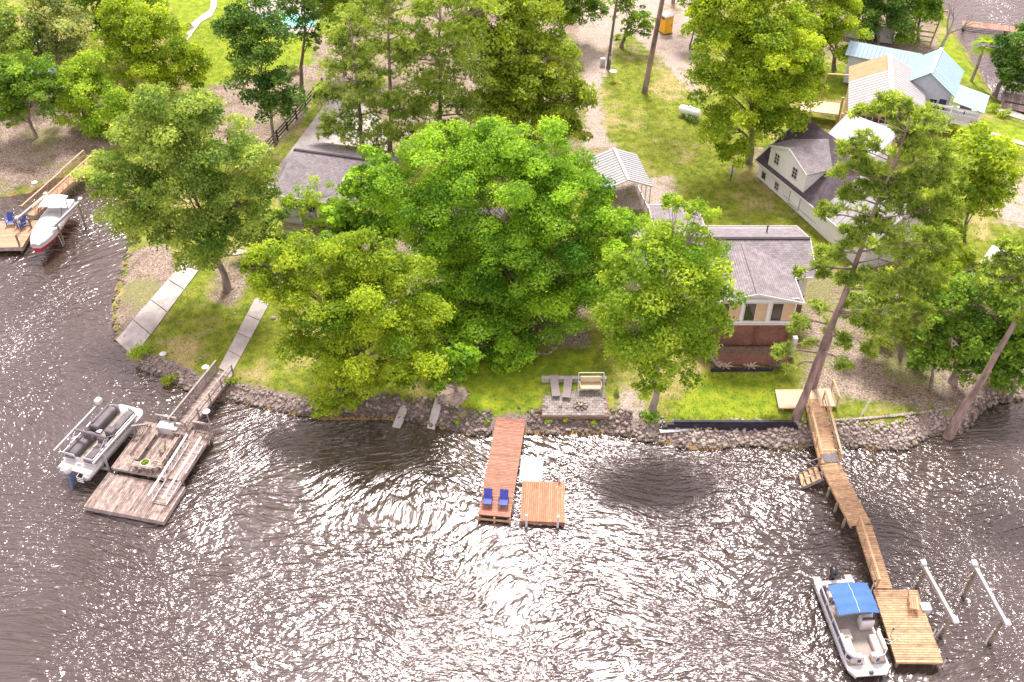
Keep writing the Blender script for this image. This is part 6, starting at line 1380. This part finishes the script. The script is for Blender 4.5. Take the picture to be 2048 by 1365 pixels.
# white tent
c = [at(1985, 490, 4.2), at(2044, 518, 4.2), at(2016, 545, 4.0), at(1958, 528, 4.0)]; o = thing('white_shelter', 'white peaked shelter among the trees at right', 'shelter', (0, 0, 0))
cx = sum((p for p in c), Vector()) / 4; ap = cx + Vector((0, 0, .9))
for k in range(4): roof_slab(o, [c[k], c[(k + 1) % 4], ap], 'white_plastic', .03, 'canopy_panel')
for p in c: MB().tube((p.x, p.y, 1.0), (p.x, p.y, 4.1), .05, n=6).build('post', 'galvanised', o)
c = G(1955, 565); o = thing('utility_trailer', 'small white trailer under the trees below the white shelter', 'trailer', c, R(25)); MB().box(-1.2, 1.2, -.7, .7, .5, .62).build('bed', 'white_metal', o); MB().box(-1.2, 1.2, -.74, -.7, .5, .95).box(-1.2, 1.2, .7, .74, .5, .95).build('side_board', 'white_metal', o); MB().bar((1.2, 0, .55), (2.3, 0, .5), .1).build('tongue', 'steel_dark', o)
for y in (-.85, .85): MB().lathe([(.3, -.1), (.33, -.06), (.33, .06), (.3, .1)], n=16).build('wheel', 'motor_black', o, True, (0, y, .33)).rotation_euler = (R(90), 0, 0)
# white leaning drain pipe on the sandy bank
p = G(1722, 832); o = tag(MB().tube(p + Vector((0, 0, -.1)), p + Vector((.55, .5, 1.2)), .05, n=8).build('standpipe', 'white_plastic', None, True), 'white leaning pipe on the sandy right bank', 'pipe')
# garden stones and small lights on the lawn
for lb, px, py, s in (('at the foot of the willow oak', 462, 578, .5), ('on the dry lawn right of the footpath', 547, 637, .5), ('left of the footpath middle', 470, 628, .25), ('near the stone bank left of the gangway', 400, 718, .25), ('on the grass below the bird bath', 1240, 168, .35)):
    p = G(px, py); q = link('garden_rock', STONES_P[len(lb) % 8], None, (p.x, p.y, p.z + s * .15)); q.scale = (s, s, s * .8); tag(q, 'pale rock ' + lb, 'rock')
# shrubs
shrub('bright green shrub on the corner of the boat ramp', 288, 720, 26, 'leaf_yellow', 4, 1.1)
shrub('low dark weeds at the water below the gangway head', 345, 768, 20, 'leaf_olive', 4, .4)
shrub('dark round shrub beside the left house porch', 592, 478, 20, 'leaf_dark', 2, 1.3)
shrub('broad shrub against the porch corner of the left house', 560, 500, 30, 'leaf_sage', 4, .9)
shrub('shrub row end below the dark round shrub', 620, 525, 26, 'leaf_grey', 3, .8)
shrub('clipped hedge beside the white porch house, left end', 1985, 222, 14, 'leaf_lime', 2, 1.2)
shrub('clipped hedge beside the white porch house, right end', 2005, 232, 14, 'leaf_lime', 2, 1.2)
shrub('shrub at the corner of the white railed porch', 1955, 262, 13, 'leaf_mid', 3)
shrub('round clipped bush beside the upper curving footpath', 378, 58, 8, 'leaf_dark', 1, 1.4)
shrub('yellowish shrub left of the carport', 1222, 405, 22, 'leaf_olive', 3)
shrub('leafy vine heap against the pale trunk at the timber wall', 1300, 838, 22, 'leaf_mid', 4, 1.0)
shrub('grass clump right of the paver patio', 1237, 790, 10, 'leaf_olive', 2)
shrub('low weeds among the stones right of the brown dock', 1098, 845, 9, 'leaf_yellow', 3, .6, .09)
shrub('low weeds among the stones below the patio', 1128, 842, 10, 'leaf_lime', 3, .6, .09)
shrub('low weeds among the stones below the fire pit', 1186, 848, 9, 'leaf_lime', 3, .6, .09)
shrub('low weeds among the stones left of the brown dock', 915, 846, 9, 'leaf_yellow', 3, .6, .09)
shrub('low weeds beside the head of the brown dock', 972, 846, 7, 'leaf_yellow', 2, .6, .09)
shrub('weedy tuft at the head of the weathered gangway', 462, 768, 14, 'leaf_yellow', 3, .6)
shrub('mid-green shrub under the leaning pine crown', 1725, 620, 34, 'leaf_mid', 4, .8)
shrub('dark shrub behind the sandy bank at right', 1795, 660, 36, 'leaf_dark', 4, .9)
shrub('shrub on the grassy corner of the right bank', 1840, 740, 24, 'leaf_mid', 3, .8)
shrub('dark undergrowth below the bright tree at right', 1880, 600, 34, 'leaf_dark', 4, .9)
shrub('leafy undergrowth over the rubble at the right edge', 2005, 775, 34, 'leaf_mid', 4, .9)
shrub('flowering undergrowth under the poplar at right', 1935, 530, 26, 'leaf_sage', 3, .8)
shrub('bushy undergrowth in the grove beside the driveway', 820, 330, 36, 'leaf_olive', 4, .9)
shrub('dark undergrowth beneath the olive pines', 900, 320, 34, 'leaf_dark', 4, .9)
shrub('shrub beside the tall dark trunk near the pool', 590, 150, 18, 'leaf_sage', 3)
shrub('small bush at the foot of the drive tree', 1233, 78, 9, 'leaf_mid', 2)
shrub('leafy shrub at the edge of the sandy ground by the pine roots', 1680, 730, 18, 'leaf_sage', 3, .8)
shrub('low olive shrub on the sandy bank middle', 1760, 700, 22, 'leaf_olive', 4, .7)
shrub('spreading green shrub beneath the bright tree right of the pine', 1840, 690, 28, 'leaf_lime', 4, .8)
